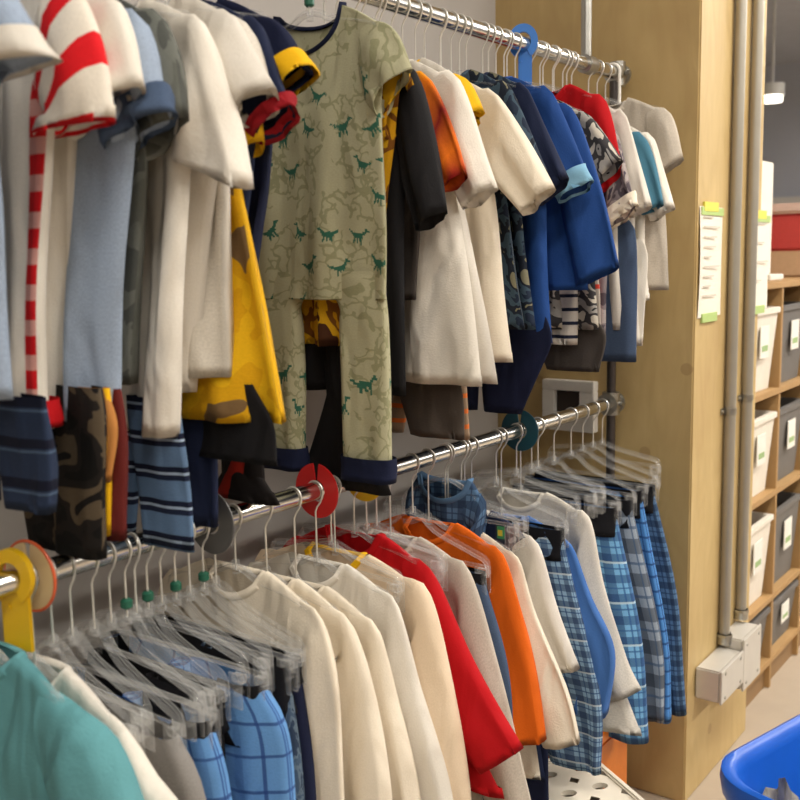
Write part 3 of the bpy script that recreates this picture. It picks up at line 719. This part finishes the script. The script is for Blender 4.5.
pants('plaid_trousers', 'grey and black large-check trousers near the end of the lower rail', 2.22, -.20, .16, [(660, 640), (665, 722)], .12, PLAID4, band=WB, hl='clear clip hanger holding the grey and black check trousers', bandh=.062, T=.027)
pants('plaid_trousers', 'mid-blue trousers in a fine dark check, second last on the lower rail', 2.285, -.19, .16, [(668, 640), (672, 722)], .12, PLAID6, band=WB, hl='clear clip hanger holding the mid-blue fine-check trousers', bandh=.062, T=.027)
pants('plaid_trousers', 'dark blue plaid trousers, last on the lower rail beside the plywood', 2.345, -.19, .165, [(678, 600), (688, 714)], .12, PLAID5, band=WB, hl='clear clip hanger holding the last dark plaid trousers', bandh=.062, T=.027)
# plaid shirt pushed back on its hanger and hidden hangers along the lower rail
long_shirt('blue plaid shirt showing only its shoulder behind the clear hangers', (470, 500), (450, 700), [(480, 560), (484, 640)], [.1, .09], PLAID5, 'the blue plaid shirt behind other hangers', w=.09, X=1.66, nz=.04)
for i, (X, z) in enumerate(((.735, -.16), (.765, -.15), (.828, -.165), (.872, -.16), (.918, -.155), (.972, -.15), (1.30, -.13), (1.40, -.12), (1.43, -.13), (1.67, -.12), (1.72, -.12), (1.95, -.13), (2.02, -.13), (2.05, -.13), (2.40, -.13))):
    hanger(X, rnd.uniform(-.12, .12), ZL, 'empty clear plastic clip hanger on the lower rail', 'clip', .165, -.10, z, None, 'empty clip hangers on the lower rail')

# spare hangers crowded between the shirts on the upper rail
for i, X in enumerate((1.42, 1.46, 1.54, 1.58, 1.665, 1.70, 1.755, 1.84, 1.87, 1.915, 1.95, 2.02, 2.06, 2.12, 2.17, 2.215)):
    hanger(X, rnd.uniform(-.1, .1), ZU, 'clear plastic hanger squeezed bare between the shirts on the upper rail', 'top', .11, -.13, -.17, 'green' if i in (0, 2, 4) else None, 'bare hangers between the upper shirts')
# ------------------------------------------------------------------ the place
CX, CY = 2.54, .935                       # plywood-clad pier: near face and aisle face
concrete = solid('floor_concrete', (172, 156, 136), .55, bump=.05, bs=9, var=.1)
wallpaint = solid('wall_paint', (178, 172, 166), .8, bs=4, var=.04)
ceilpaint = solid('ceiling_paint', (196, 198, 204), .9, bs=5, var=.1)
tag(MB().box(-5, 13, -7, 7, -.1, 0).build('floor', concrete), kind='structure')
tag(MB().box(-5, 13, -7, 7, 3.6, 3.7).build('ceiling', ceilpaint), kind='structure')
tag(MB().box(-5, CX + .02, 1.53, 1.6, 0, 3.6).build('wall_back', wallpaint), kind='structure')
tag(MB().box(12.0, 12.1, -7, 7, 0, 3.6).build('wall_far', solid('far_wall_paint', (196, 200, 210), .85, bs=3, var=.05)), kind='structure')
tag(MB().box(-5.1, -5, -7, 7, 0, 3.6).build('wall_near', wallpaint), kind='structure')
tag(MB().box(-5, 13, -7.1, -7, 0, 3.6).build('wall_aisle', wallpaint), kind='structure')
tag(MB().box(-5, 13, 7, 7.1, 0, 3.6).build('wall_store', wallpaint), kind='structure')
tag(MB().box(CX, 3.07, CY, 1.60, 0, 3.6, bev=.004).build('wall_pier', plywood()), kind='structure')
tag(MB().box(11.9, 12.0, -2, 7, 1.7, 2.12).build('trim_1', solid('far_trim_white', (226, 222, 214), .7)), kind='structure')

# the double-hung rack: one bolted frame
chrome = solid('chrome', (214, 212, 206), .2, 1., bs=5, var=.03)
galv = solid('galvanised', (176, 174, 168), .35, 1., bs=30, var=.08)
dark_steel = solid('dark_steel', (84, 78, 76), .4, .8)
rk = empty('clothing_rack', (CX - .08, YR, 0), 0, 'double clothing rack of two chrome rails fixed beside the plywood pier', 'clothing rack')
rx = CX - .08
def rail(name, z, x1):
    o = MB().tube([(-.6 - rx, 0, z), (x1 - rx, 0, z)], ROD_R, 28).build(name, chrome, rk, True); return o
rail('upper_rail', ZU, 2.485); rail('lower_rail', ZL, 2.47)
def fitting(name, x, z, r=.024):
    b = MB().tube([(x - .022 - rx, 0, z), (x + .022 - rx, 0, z)], r, 24).tube([(x - .027 - rx, 0, z), (x - .021 - rx, 0, z)], r + .005, 24).tube([(x + .021 - rx, 0, z), (x + .027 - rx, 0, z)], r + .005, 24)
    b.tube([(x - rx, 0, z - .03), (x - rx, 0, z + .03)], r - .001, 20)
    b.tube([(x - rx, -.022, z), (x - rx, -.034, z)], .006, 10)
    return b.build(name, galv, rk, True)
fitting('rail_fitting', 2.472, ZU, .021); fitting('rail_fitting', 2.452, ZL, .024)
MB().tube([(2.452 - rx, 0, 0), (2.452 - rx, 0, ZU - .02)], .012, 18).tube([(2.452 - rx, 0, 0), (2.452 - rx, 0, .01)], .04, 20).build('upright_pipe', dark_steel, rk, True)
MB().tube([(2.30 - rx, 0.004, ZU + .012), (2.30 - rx, .004, 3.59)], .013, 18).tube([(2.28 - rx, 0, ZU), (2.32 - rx, 0, ZU)], .022, 20).build('ceiling_pipe', galv, rk, True)

# white plastic hook on the rail's end
hk = empty('cascading_hook', (2.44, YR, ZU), 0, 'white plastic hook over the end of the upper rail', 'hook')
r_ = ROD_R + .0045
b = MB().tube([loc3(r_ * math.cos(a), 0, r_ * math.sin(a)) for a in np.radians(np.linspace(200, -20, 14))] + [loc3(.02, 0, -.03), loc3(.02, 0, -.075), loc3(.024, 0, -.085)], .0042, 8, up=(1, 0, 0))
b.build('strap', solid('white_plastic', (232, 228, 220), .4), hk, True)
MB().tube([(-.012, -.022, -.083), (.07, -.022, -.083), (.076, -.022, -.076)], .0045, 10).build('peg', MC['white_plastic'], hk, True)

# round size dividers on the rails
def disc(name, label, X, zr, mat, r=.048, drop=0., yaw=0., rim=None, tab=None):
    e = empty(name, (X, YR, zr - drop), yaw, label, 'size divider')
    n = 48; V = []; Fc = []
    gap = math.radians(16)
    hr = ROD_R + .003
    for k_ in range(n + 1):
        a = math.pi / 2 + gap / 2 + (2 * math.pi - gap) * k_ / n
        for rr in (hr, r - .004, r):
            for d in (-.0016, .0016): V.append((d if rr < r else d * .6, rr * math.cos(a), rr * math.sin(a)))
    for k_ in range(n):
        a, c = 6 * k_, 6 * (k_ + 1)
        for (p, q) in ((0, 2), (2, 4), (4, 5), (5, 3), (3, 1), (1, 0)): Fc.append((a + p, c + p, c + q, a + q))
    Fc += [(0, 2, 4, 5, 3, 1), tuple(6 * n + i for i in (1, 3, 5, 4, 2, 0))]
    mesh_obj('disc', V, Fc, mat, e, None, False)
    if rim: MB().tube([(0, r * math.cos(a), r * math.sin(a)) for a in np.linspace(0, 2 * math.pi, 41)], .0022, 8, cap=False).build('rim', rim, e, True)
    if tab: tab(e)
    return e
dm = lambda n, c: solid('divider_' + n, c, .35, bs=20)
yel = dm('yellow', (222, 178, 22))
def ring_tag(name, label, X, zr, mat, w, h, yaw, drop_side=0.):
    """plastic collar around the rail with a flat name tab below"""
    e = empty(name, (X, YR, zr), yaw, label, 'size divider')
    a = np.linspace(math.radians(-60), math.radians(240), 26); r1, r2 = ROD_R + .001, .032
    V = []; Fc = []
    for t in a:
        for rr in (r1, r2):
            for d in (-.005, .005): V.append((d, rr * math.cos(t), rr * math.sin(t) * 1.15 + .006))
    for i in range(len(a) - 1):
        p, q = 4 * i, 4 * i + 4
        for (m_, n_) in ((0, 2), (2, 3), (3, 1), (1, 0)): Fc.append((p + m_, q + m_, q + n_, p + n_))
    Fc += [(0, 1, 3, 2), tuple(4 * (len(a) - 1) + i for i in (2, 3, 1, 0))]
    mesh_obj('collar', V, Fc, mat, e, None, False)
    MB().box(-.002, .003, -w / 2 - .004, w / 2 - .004, -.022 - h, -.010, bev=.002).tube([(-.004, .006, -.034), (.004, .006, -.034)], .004, 12).build('tab', mat, e)
    return e
ring_tag('size_divider', 'yellow plastic size divider with a hanging tab at the left of the lower rail', .682, ZL, yel, .044, .07, .35)
disc('size_divider', 'cream round size divider with an orange-red edge behind the yellow tab', .708, ZL, dm('cream', (214, 190, 146)), .046, 0, .12, dm('orange', (210, 92, 50)))
disc('size_divider', 'dark grey round size divider in front of the blue leggings', 1.02, ZL, dm('grey', (96, 94, 92)), .050)
disc('size_divider', 'red round size divider on the lower rail', 1.265, ZL, dm('red', (190, 26, 26)), .048)
disc('size_divider', 'yellow round size divider half hidden by the navy pajama cuff', 1.395, ZL, yel, .046)
disc('size_divider', 'dark teal round size divider near the far end of the lower rail', 1.965, ZL, dm('teal', (22, 74, 88)), .048)
ring_tag('size_divider', 'bright blue plastic size divider with a tab on the upper rail', 1.985, ZU, dm('blue', (44, 116, 200)), .03, .075, .5)

# paired conduits, junction boxes and papers on the pier's aisle face
def on_face(px, py, Y=CY):
    r = ray(px, py); t = Y / r[1]; return r[0] * t, r[2] * t + H
for i, (pa, lab) in enumerate((((737, 200), 'left of two metal conduits running down the plywood pier'), ((754, 200), 'right of two metal conduits running down the plywood pier'))):
    x, _ = on_face(*pa, CY - .02); zb = on_face(722, 632)[1] - .02 + .03 * i
    e = empty('conduit', (x, CY - .017, zb), 0, lab, 'conduit')
    MB().tube([(0, 0, 0.0), (0, 0, 3.57 - zb)], .0155, 22).build('pipe', solid('conduit_metal', (168, 162, 150), .45, .6, bs=14), e, True)
    MB().tube([(0, 0, .0), (0, 0, .03)], .021, 20).tube([(0, 0, .022), (0, 0, .03)], .024, 6).build('connector', galv, e, True)
    zc = on_face(720, 412 if i == 0 else 405)[1] - zb
    MB().box(-.036, .036, .0125, .0165, zc - .009, zc + .009, bev=.001).tube([(0, 0, zc - .009), (0, 0, zc + .009)], .0175, 20).tube([(-.028, .008, zc), (-.028, .014, zc)], .005, 6).build('strap', galv, e, True)
boxm = solid('box_metal', (206, 202, 194), .4, .35, bs=20)
def jbox(label, p0, p1, depth, zt, zb):
    (x0, _), (x1, _) = on_face(*p0, CY - depth), on_face(*p1, CY - depth)
    e = empty('junction_box', ((x0 + x1) / 2, CY - .002, zb), 0, label, 'junction box')
    w = (x1 - x0) / 2; hh = zt - zb
    MB().box(-w, w, -depth + .006, .0, 0, hh, bev=.004).build('body', boxm, e)
    MB().box(-w - .003, w + .003, -depth, -depth + .006, -.003, hh + .003, bev=.002).build('cover', boxm, e)
    m = MB()
    for sx_ in (-1, 1): m.tube([(sx_ * w * .7, -depth - .002, hh * .88), (sx_ * w * .7, -depth + .001, hh * .88)], .005, 10).tube([(sx_ * w * .7, -depth - .002, hh * .12), (sx_ * w * .7, -depth + .001, hh * .12)], .005, 10)
    m.build('screw', galv, e)
zt = on_face(722, 640)[1]
jbox('metal junction box below the left conduit', (722, 660), (743, 660), .075, zt - .005, on_face(720, 672)[1])
jbox('metal junction box below the right conduit', (744, 645), (760, 645), .075, zt + .025, on_face(742, 665)[1] + .02)
paper = solid('paper', (232, 224, 210), .8, bs=30, var=.03)
tape_g = solid('tape_green', (172, 196, 120), .6); tape_y = solid('tape_yellow', (226, 214, 90), .6)
ink = solid('faint_print', (204, 196, 182), .8)
def sheet(label, c0, c1, lines):
    x0, zt = on_face(*c0); x1, _ = on_face(c1[0], c0[1]); zb = on_face(c0[0], c1[1])[1]
    e = empty('paper_sheet', ((x0 + x1) / 2, CY, zb), 0, label, 'paper'); w = (x1 - x0) / 2; h = zt - zb
    nx, nz = 6, 10; V = []; Fc = []
    for i in range(nz + 1):
        for j in range(nx + 1): V.append((-w + 2 * w * j / nx, -.0025 - .004 * math.sin(math.pi * i / nz) * (.4 + .6 * math.cos(3 * j / nx)), h * i / nz))
    m0 = len(V); V += [(x, y + .0009, z) for x, y, z in V]
    for i in range(nz):
        for j in range(nx):
            q = (i * (nx + 1) + j, i * (nx + 1) + j + 1, (i + 1) * (nx + 1) + j + 1, (i + 1) * (nx + 1) + j)
            Fc.append(q); Fc.append(tuple(m0 + k_ for k_ in q[::-1]))
    mesh_obj('page', V, Fc, paper, e)
    rg = random.Random(int(c0[0])); b = MB()
    for k_ in range(lines):
        zz = h * (.9 - .8 * k_ / lines); y = -.0028 - .0042 * math.sin(math.pi * zz / h)
        b.box(-w * .75, w * rg.uniform(-.3, .7), y - .003, y - .0022, zz, zz + .004)
    if lines: b.build('faint_text_lines', ink, e)
    MB().box(-w * .7, w * .5, -.0065, -.001, h - .012, h + .012, bev=.0005).build('tape', tape_y, e)
    MB().box(-w * .9, w * 1.0, -.0058, -.0009, h - .022, h - .002, bev=.0004).build('tape', tape_g, e)
    MB().box(-w * .7, w * .6, -.0065, -.001, -.014, .01, bev=.0005).build('tape', tape_g, e)
    return e
sheet('white paper sheet taped to the plywood left of the conduits', (699, 206), (722, 318), 9)
sheet('white paper sheet taped to the plywood right of the conduits', (751, 214), (769, 310), 4)

# white wall box with a dark window on the pier's near face
def on_pier(px, py):
    r = ray(px, py); t = CX / r[0]; return r[1] * t, r[2] * t + H
y1, zt = on_pier(547, 378); y0, zb = on_pier(598, 432)
e = empty('wall_box', (CX, (y0 + y1) / 2, zb), 0, 'white plastic wall box with a dark square window behind the rail end', 'wall box')
hw, hh = (y1 - y0) / 2, zt - zb
m = MB()
for (a0, a1, b0, b1) in ((-hw, hw, 0, hh * .36), (-hw, hw, hh * .80, hh), (-hw, -hw * .45, hh * .36, hh * .80), (hw * .5, hw, hh * .36, hh * .80)): m.box(-.03, 0, a0, a1, b0, b1, bev=.002)
m.build('housing', MC['white_plastic'], e)
MB().box(-.016, -.002, -hw * .45, hw * .5, hh * .36, hh * .80).build('dark_window', solid('dark_glass', (46, 36, 30), .25), e)

# cubby shelving running on beyond the pier
shelfwood = solid('shelf_wood', (170, 134, 86), .6, bs=14, var=.12)
SX0, SX1, SY0, SY1, SH = 3.09, 4.85, .965, 1.36, 1.48
def shelf_pt(px, py):
    r = ray(px, py); t = SY0 / r[1]; return r[0] * t, r[2] * t + H
zs_ = [.11] + [float(np.mean([shelf_pt(*q)[1] for q in g])) for g in (((752, 616), (790, 577)), ((756, 506), (790, 477)), ((758, 398), (795, 380)))] 
SH = shelf_pt(790, 281)[1]
e = empty('cubby_shelf', (SX0, SY0, 0), 0, 'wooden cubby shelf of square bins standing beyond the plywood pier', 'shelf')
W_, D_ = SX1 - SX0, SY1 - SY0
cols = [0, .34, .69, 1.04, 1.39, 1.76 - .02]
MB().box(0, W_, D_ - .012, D_, .0, SH).build('back_panel', shelfwood, e)
MB().box(-.0, W_, .02, .04, 0, .09).build('kick_board', solid('kick_wood', (140, 108, 70), .6), e)
for z in zs_ + [SH]: MB().box(0, W_, 0, D_ - .012, z - .02, z, bev=.002).build('shelf_board', shelfwood, e)
for x in cols: MB().box(x, x + .02, .003, D_ - .012, 0.0, SH - .02, bev=.002).build('divider', shelfwood, e)
wbin = solid('bin_white', (228, 220, 206), .5, bs=40); gbin = solid('bin_grey', (104, 100, 96), .55, bs=40)
lab_w = solid('bin_label', (230, 226, 216), .7); lab_g = solid('bin_label_print', (150, 176, 120), .7)
def bin_(label, x0, x1, z, h, mat, fill=None):
    e = empty('storage_bin', ((SX0 + x0 + SX0 + x1) / 2, SY0 + .16, z), 0, label, 'storage bin', None)
    w = (x1 - x0) / 2; m = MB(); t = .006
    # tapered open tub
    b0, b1, d0, d1 = w * .86, w, .13, .15
    def ring(k_, z_): return [(-k_ * (b0 + (b1 - b0) * z_ / h), -k_ * (d0 + (d1 - d0) * z_ / h), z_), (k_ * (b0 + (b1 - b0) * z_ / h), -k_ * (d0 + (d1 - d0) * z_ / h), z_), (k_ * (b0 + (b1 - b0) * z_ / h), k_ * (d0 + (d1 - d0) * z_ / h), z_), (-k_ * (b0 + (b1 - b0) * z_ / h), k_ * (d0 + (d1 - d0) * z_ / h), z_)]
    V = ring(1, 0) + ring(1, h) + ring(.94, h) + ring(.94, .012)
    Fc = [(3, 2, 1, 0), (12, 13, 14, 15)]
    for a in (0, 4, 8):
        for i in range(4): Fc.append((a + i, a + (i + 1) % 4, a + 4 + (i + 1) % 4, a + 4 + i))
    m.add(V, Fc); m.build('tub', mat, e)
    q = MB()
    for (xa, xb, ya, yb) in ((-b1 - .006, b1 + .006, -d1 - .006, -d1 * .92), (-b1 - .006, b1 + .006, d1 * .92, d1 + .006), (-b1 - .006, -b1 * .93, -d1 * .92, d1 * .92), (b1 * .93, b1 + .006, -d1 * .92, d1 * .92)):
        q.box(xa, xb, ya, yb, h - .018, h + .002, bev=.002)
    q.build('rim', mat, e)
    l_ = MB().box(-.045, .045, -d1 - .004, -d1 - .001 + .0, h * .42, h * .8, bev=.0008).box(-.03, .03, -d1 - .0048, -d1 - .0038, h * .5, h * .57, 1)
    l_.build('label', [lab_w, lab_g], e)
    return e
rows = ['bottom row', 'second row from the floor', 'third row from the floor', 'top row']
for ri, z in enumerate(zs_):
    top_ = (zs_ + [SH])[ri + 1]
    for ci in range(4):
        x0, x1 = cols[ci] + .03, cols[ci + 1] - .012
        mat = wbin if (ci == 0 and ri > 0) or (ci == 3 and ri == 2) else gbin
        col_ = ['white', 'grey'][mat is gbin]
        bin_(f'{col_} storage bin in the shelf\'s {rows[ri]}, {["nearest", "second from", "third from", "fourth from"][ci]} the pier', x0, x1, z + .0015, (top_ - z) * (.76 if ri else .8), mat)
# clothes heaped in two of the bins
def heap(label, X, Y, Z, r, mats, seed):
    rg = random.Random(seed); V = []; Fc = []; n, m = 14, 22
    for i in range(n):
        a = math.pi * .5 * i / (n - 1)
        for j in range(m):
            b_ = 2 * math.pi * j / m; k_ = 1 + .16 * math.sin(3 * b_ + seed + 2 * a) + .1 * math.sin(5 * b_ + 7 * a)
            V.append((r[0] * k_ * math.cos(a) * math.cos(b_), r[1] * k_ * math.cos(a) * math.sin(b_), r[2] * k_ * math.sin(a)))
    for i in range(n - 1):
        for j in range(m): Fc.append((i * m + j, i * m + (j + 1) % m, (i + 1) * m + (j + 1) % m, (i + 1) * m + j))
    uv = [[(V[k_][0], V[k_][1]) for k_ in f] for f in Fc]
    o = mesh_obj('folded_clothing', V, Fc, mats, None, uv); o.location = (X, Y, Z); tag(o, label, 'clothing')
    return o
heap('dark clothing heaped in a grey bin in the shelf\'s bottom row', SX0 + (cols[1] + cols[2]) / 2, SY0 + .16, zs_[0] + .17, (.085, .085, .13), DCAMO, 1)
heap('pale cloth bunched in the white bin of the shelf\'s third row', SX0 + (cols[0] + cols[1]) / 2 + .01, SY0 + .16, zs_[2] + .20, (.085, .085, .12), W3, 2)
# things on top of the shelf
e = empty('red_box', (SX0 + 1.2, SY0 + .2, SH), 0, 'red box with a pale lid on top of the cubby shelf', 'box')
MB().box(-.3, .3, -.16, .16, 0.10, .24, bev=.01).build('carton', solid('red_card', (204, 70, 66), .6), e)
MB().box(-.31, .31, -.165, .165, .24, .28, bev=.01).build('lid', solid('pale_card', (230, 200, 186), .6), e)
MB().box(-.3, .3, -.16, .16, 0, .10, bev=.008).build('base', solid('tan_card', (206, 170, 134), .7), e)
r = ray(765, 200); t = (SY0 + .13) / r[1]
e = empty('white_sign', (r[0] * t, SY0 + .13, SH), 0, 'white upright card standing on the shelf top behind the taped paper', 'sign')
MB().box(-.07, .07, -.006, .006, .02, .41, bev=.003).build('card', paper, e)
MB().box(-.08, .08, -.05, .05, 0, .02, bev=.003).build('foot', MC['white_plastic'], e)

# distant ceiling lamp and the store's own strip lights
glow = emit('lamp_glow', (255, 246, 228), 6.0)
fx = solid('fixture_white', (220, 220, 216), .5)
r = ray(772, 96); t = (3.5 - H) / r[2]
def striplight(label, x, y, lx, ly, z=3.25, power=0, up=0):
    e = empty('ceiling_light', (x, y, z), 0, label, 'ceiling light', 'strip lights on the store ceiling')
    MB().box(-lx / 2 - .03, lx / 2 + .03, -ly / 2 - .03, ly / 2 + .03, .0, .06, bev=.006).build('housing', fx, e)
    MB().box(-lx / 2, lx / 2, -ly / 2, ly / 2, -.02, .0, bev=.004).build('diffuser', glow, e)
    MB().box(-lx * .3 - .005, -lx * .3 + .005, -.005, .005, .06, 3.6 - z).box(lx * .3 - .005, lx * .3 + .005, -.005, .005, .06, 3.6 - z).build('suspension_rod', fx, e)
    MB().box(-lx / 2, lx / 2, -ly / 2, ly / 2, .06, .066).build('added_top_glow', glow, e)  # glowing top added to the fixture as part of the ceiling fill
    if up:  # upward fill, added to brighten the ceiling, strongest at the far end
        L = bpy.data.lights.new('ceiling_fill_light', 'AREA'); L.shape = 'RECTANGLE'; L.size = lx; L.size_y = ly; L.energy = up; L.color = (.95, .97, 1.)
        lo = link(bpy.data.objects.new('ceiling_fill_light', L)); lo.parent = e; lo.location = (0, 0, .08); lo.rotation_euler = (math.pi, 0, 0)
    if power:
        L = bpy.data.lights.new('strip_light', 'AREA'); L.shape = 'RECTANGLE'; L.size = lx; L.size_y = ly; L.energy = power; L.color = (1., .95, .87)
        lo = link(bpy.data.objects.new('strip_light', L)); lo.parent = e; lo.location = (0, 0, -.03)
for i, x in enumerate((-2.2, .2, 2.6, 5.4, 8.2)):
    for j, y in enumerate((-2.6, -.35)):
        striplight('white strip light on the store ceiling above the aisle', x, y, 1.3, .3, power=LP * (1.0 if j else 1.2) * (.5, .6, 1.0, 1.7, 1.7)[i], up=LP * (.05, .05, .1, .5, 1.)[i])
tl_ = 9.0 / r[0]
e = empty('ceiling_light', (9.0, r[1] * tl_, r[2] * tl_ + H), 0, 'small bright lamp on the far ceiling seen past the plywood pier', 'ceiling light')
MB().tube([(0, 0, .0), (0, 0, .1)], .1, 24).tube([(0, 0, .1), (0, 0, 3.6 - r[2] * tl_ - H)], .012, 10).build('housing', fx, e, True)
MB().tube([(0, 0, -.05), (0, 0, .0)], .085, 24).build('diffuser', glow, e, True)

# on the floor: white perforated basket, orange box, blue tub
r = ray(598, 762); zt = .34; t = (zt - H) / r[2]
bx, by = r[0] * t, r[1] * t
e = empty('plastic_basket', (bx - .05 - .84 * .215, by - .08 + .54 * .215, 0), -.571, 'white perforated plastic basket on the floor below the plaid trousers', 'basket')
def perforated(name, W2_, D2_, zt, parent, mat):
    """flat lid with round holes: a grid of cells, each cell a square ring round a hole"""
    nx, ny = 5, 3; m = MB(); cw, cd = 2 * W2_ / nx, 2 * D2_ / ny; rr = min(cw, cd) * .2; K = 16
    for i in range(nx):
        for j in range(ny):
            cx_, cy_ = -W2_ + (i + .5) * cw, -D2_ + (j + .5) * cd
            V = []
            for k_ in range(K):
                a = 2 * math.pi * (k_ + .5) / K; ca, sa = math.cos(a), math.sin(a); s_ = 1 / max(abs(ca), abs(sa))
                V += [(cx_ + ca * s_ * cw / 2, cy_ + sa * s_ * cd / 2, zt), (cx_ + rr * ca * 1.2, cy_ + rr * sa * .85, zt), (cx_ + rr * ca * 1.2, cy_ + rr * sa * .85, zt - .012)]
            Fc = []
            for k_ in range(K):
                q = (k_ + 1) % K
                Fc += [(3 * k_, 3 * q, 3 * q + 1, 3 * k_ + 1), (3 * k_ + 1, 3 * q + 1, 3 * q + 2, 3 * k_ + 2)]
            m.add(V, Fc)
    m.build(name, mat, parent, True)
bw = solid('basket_white', (232, 222, 204), .45, bs=20)
perforated('perforated_lid', .20, .13, zt, e, bw)
q = MB(); q.box(-.215, .215, -.145, -.128, zt - .03, zt + .008, bev=.004).box(-.215, .215, .128, .145, zt - .03, zt + .008, bev=.004).box(-.215, -.198, -.128, .128, zt - .03, zt + .008, bev=.004).box(.198, .215, -.128, .128, zt - .03, zt + .008, bev=.004)
q.build('rim', bw, e)
q = MB()
for (a0, a1, b0, b1) in ((-.19, .19, -.125, -.119), (-.19, .19, .119, .125), (-.19, -.184, -.119, .119), (.184, .19, -.119, .119), (-.19, .19, -.125, .125)):
    q.box(a0, a1, b0, b1, 0, zt - .03 if (a0, a1, b0, b1) != (-.19, .19, -.125, .125) else .008)
q.build('tub', bw, e)
r = ray(612, 742); zt = .40; t = (zt - H) / r[2]
e = empty('orange_box', (r[0] * t + .1, r[1] * t + .17, 0), 0, 'orange storage box on the floor between the basket and plywood pier', 'box')
om = solid('orange_plastic', (226, 122, 24), .5)
MB().box(-.11, .11, -.12, .12, 0, zt - .04, bev=.01).build('tub', om, e); MB().box(-.12, .12, -.13, .13, zt - .04, zt, bev=.008).build('lid', om, e)

# blue tub in the aisle
bm_ = solid('tub_blue', (26, 92, 196), .35, bs=15)
zt = .62
r = ray(800, 727); t = (zt - H) / r[2]; p1 = np.array((r[0] * t, r[1] * t))
r = ray(738, 762); t = (zt - H) / r[2]; p2 = np.array((r[0] * t, r[1] * t))
ang = math.atan2(p1[1] - p2[1], p1[0] - p2[0])
tl, td, cr = .62, .44, .10
cdir = np.array((math.cos(ang), math.sin(ang))); ndir = np.array((math.sin(ang), -math.cos(ang)))
ctr = p2 + cdir * (tl / 2 - .06) + ndir * (td / 2 - .02)
e = empty('blue_tub', (ctr[0], ctr[1], 0), ang, 'bright blue plastic tub at the bottom right corner, in the aisle', 'tub')
def rrect(w, d, c, k_=8):
    P = []
    for (sx_, sy_, a0) in ((1, 1, 0), (-1, 1, 90), (-1, -1, 180), (1, -1, 270)):
        for i in range(k_ + 1):
            a = math.radians(a0 + 90 * i / k_); P.append((sx_ * (w - c) + c * math.cos(a), sy_ * (d - c) + c * math.sin(a)))
    return P
prof = [(.80, 0.0), (.82, .01), (.965, zt - .05), (1.04, zt - .045), (1.05, zt - .02), (1.045, zt - .004), (1.02, zt), (.985, zt - .006), (.96, zt - .03), (.79, .03), (.4, .03)]
V = []; Fc = []
for k_, z in prof:
    P = rrect(tl / 2 * k_, td / 2 * (k_ + (k_ - 1) * .4), cr * k_); V += [(x, y, z) for x, y in P]
n = len(P)
for i in range(len(prof) - 1):
    for j in range(n): Fc.append((i * n + j, i * n + (j + 1) % n, (i + 1) * n + (j + 1) % n, (i + 1) * n + j))
Fc += [tuple(range(n))[::-1], tuple((len(prof) - 1) * n + j for j in range(n))]
o = mesh_obj('shell', V, Fc, bm_, e); o.data.set_sharp_from_angle(angle=math.radians(50))
r = ray(778, 790); t = (.54 - H) / r[2]; gx, gy = r[0] * t, r[1] * t
hp = heap('rumpled grey-green cloth lying in the blue tub', gx, gy, .12, (.09, .08, .36), MGREY, 4)
bl = heap('blue cloth lying in the blue tub beside the grey one', *(np.array((gx, gy)) + cdir * .2), .12, (.08, .08, .30), BLUE, 6)

# ------------------------------------------------------------------ camera, world, colour
cam = bpy.data.cameras.new('camera'); co = link(bpy.data.objects.new('camera', cam))
from mathutils import Matrix
M4 = Matrix([[*MW[0], 0], [*MW[1], 0], [*MW[2], H], [0, 0, 0, 1]])
co.matrix_world = M4
cam.sensor_width = 36; cam.lens = F / 800 * 36; cam.clip_start = .05
cam.dof.use_dof = True; cam.dof.focus_distance = 1.95; cam.dof.aperture_fstop = 5.2
sc.camera = co
w = bpy.data.worlds.new('world'); sc.world = w; w.use_nodes = True
w.node_tree.nodes['Background'].inputs[0].default_value = (1., .97, .93, 1); w.node_tree.nodes['Background'].inputs[1].default_value = .26
sc.view_settings.view_transform = 'Standard'; sc.view_settings.look = 'None'; sc.view_settings.gamma = 1; sc.view_settings.use_curve_mapping = False
sc.view_settings.exposure = EXPO
sc.cycles.transparent_max_bounces = 40; sc.cycles.max_bounces = 8; sc.cycles.diffuse_bounces = 4
sc.cycles.use_denoising = True
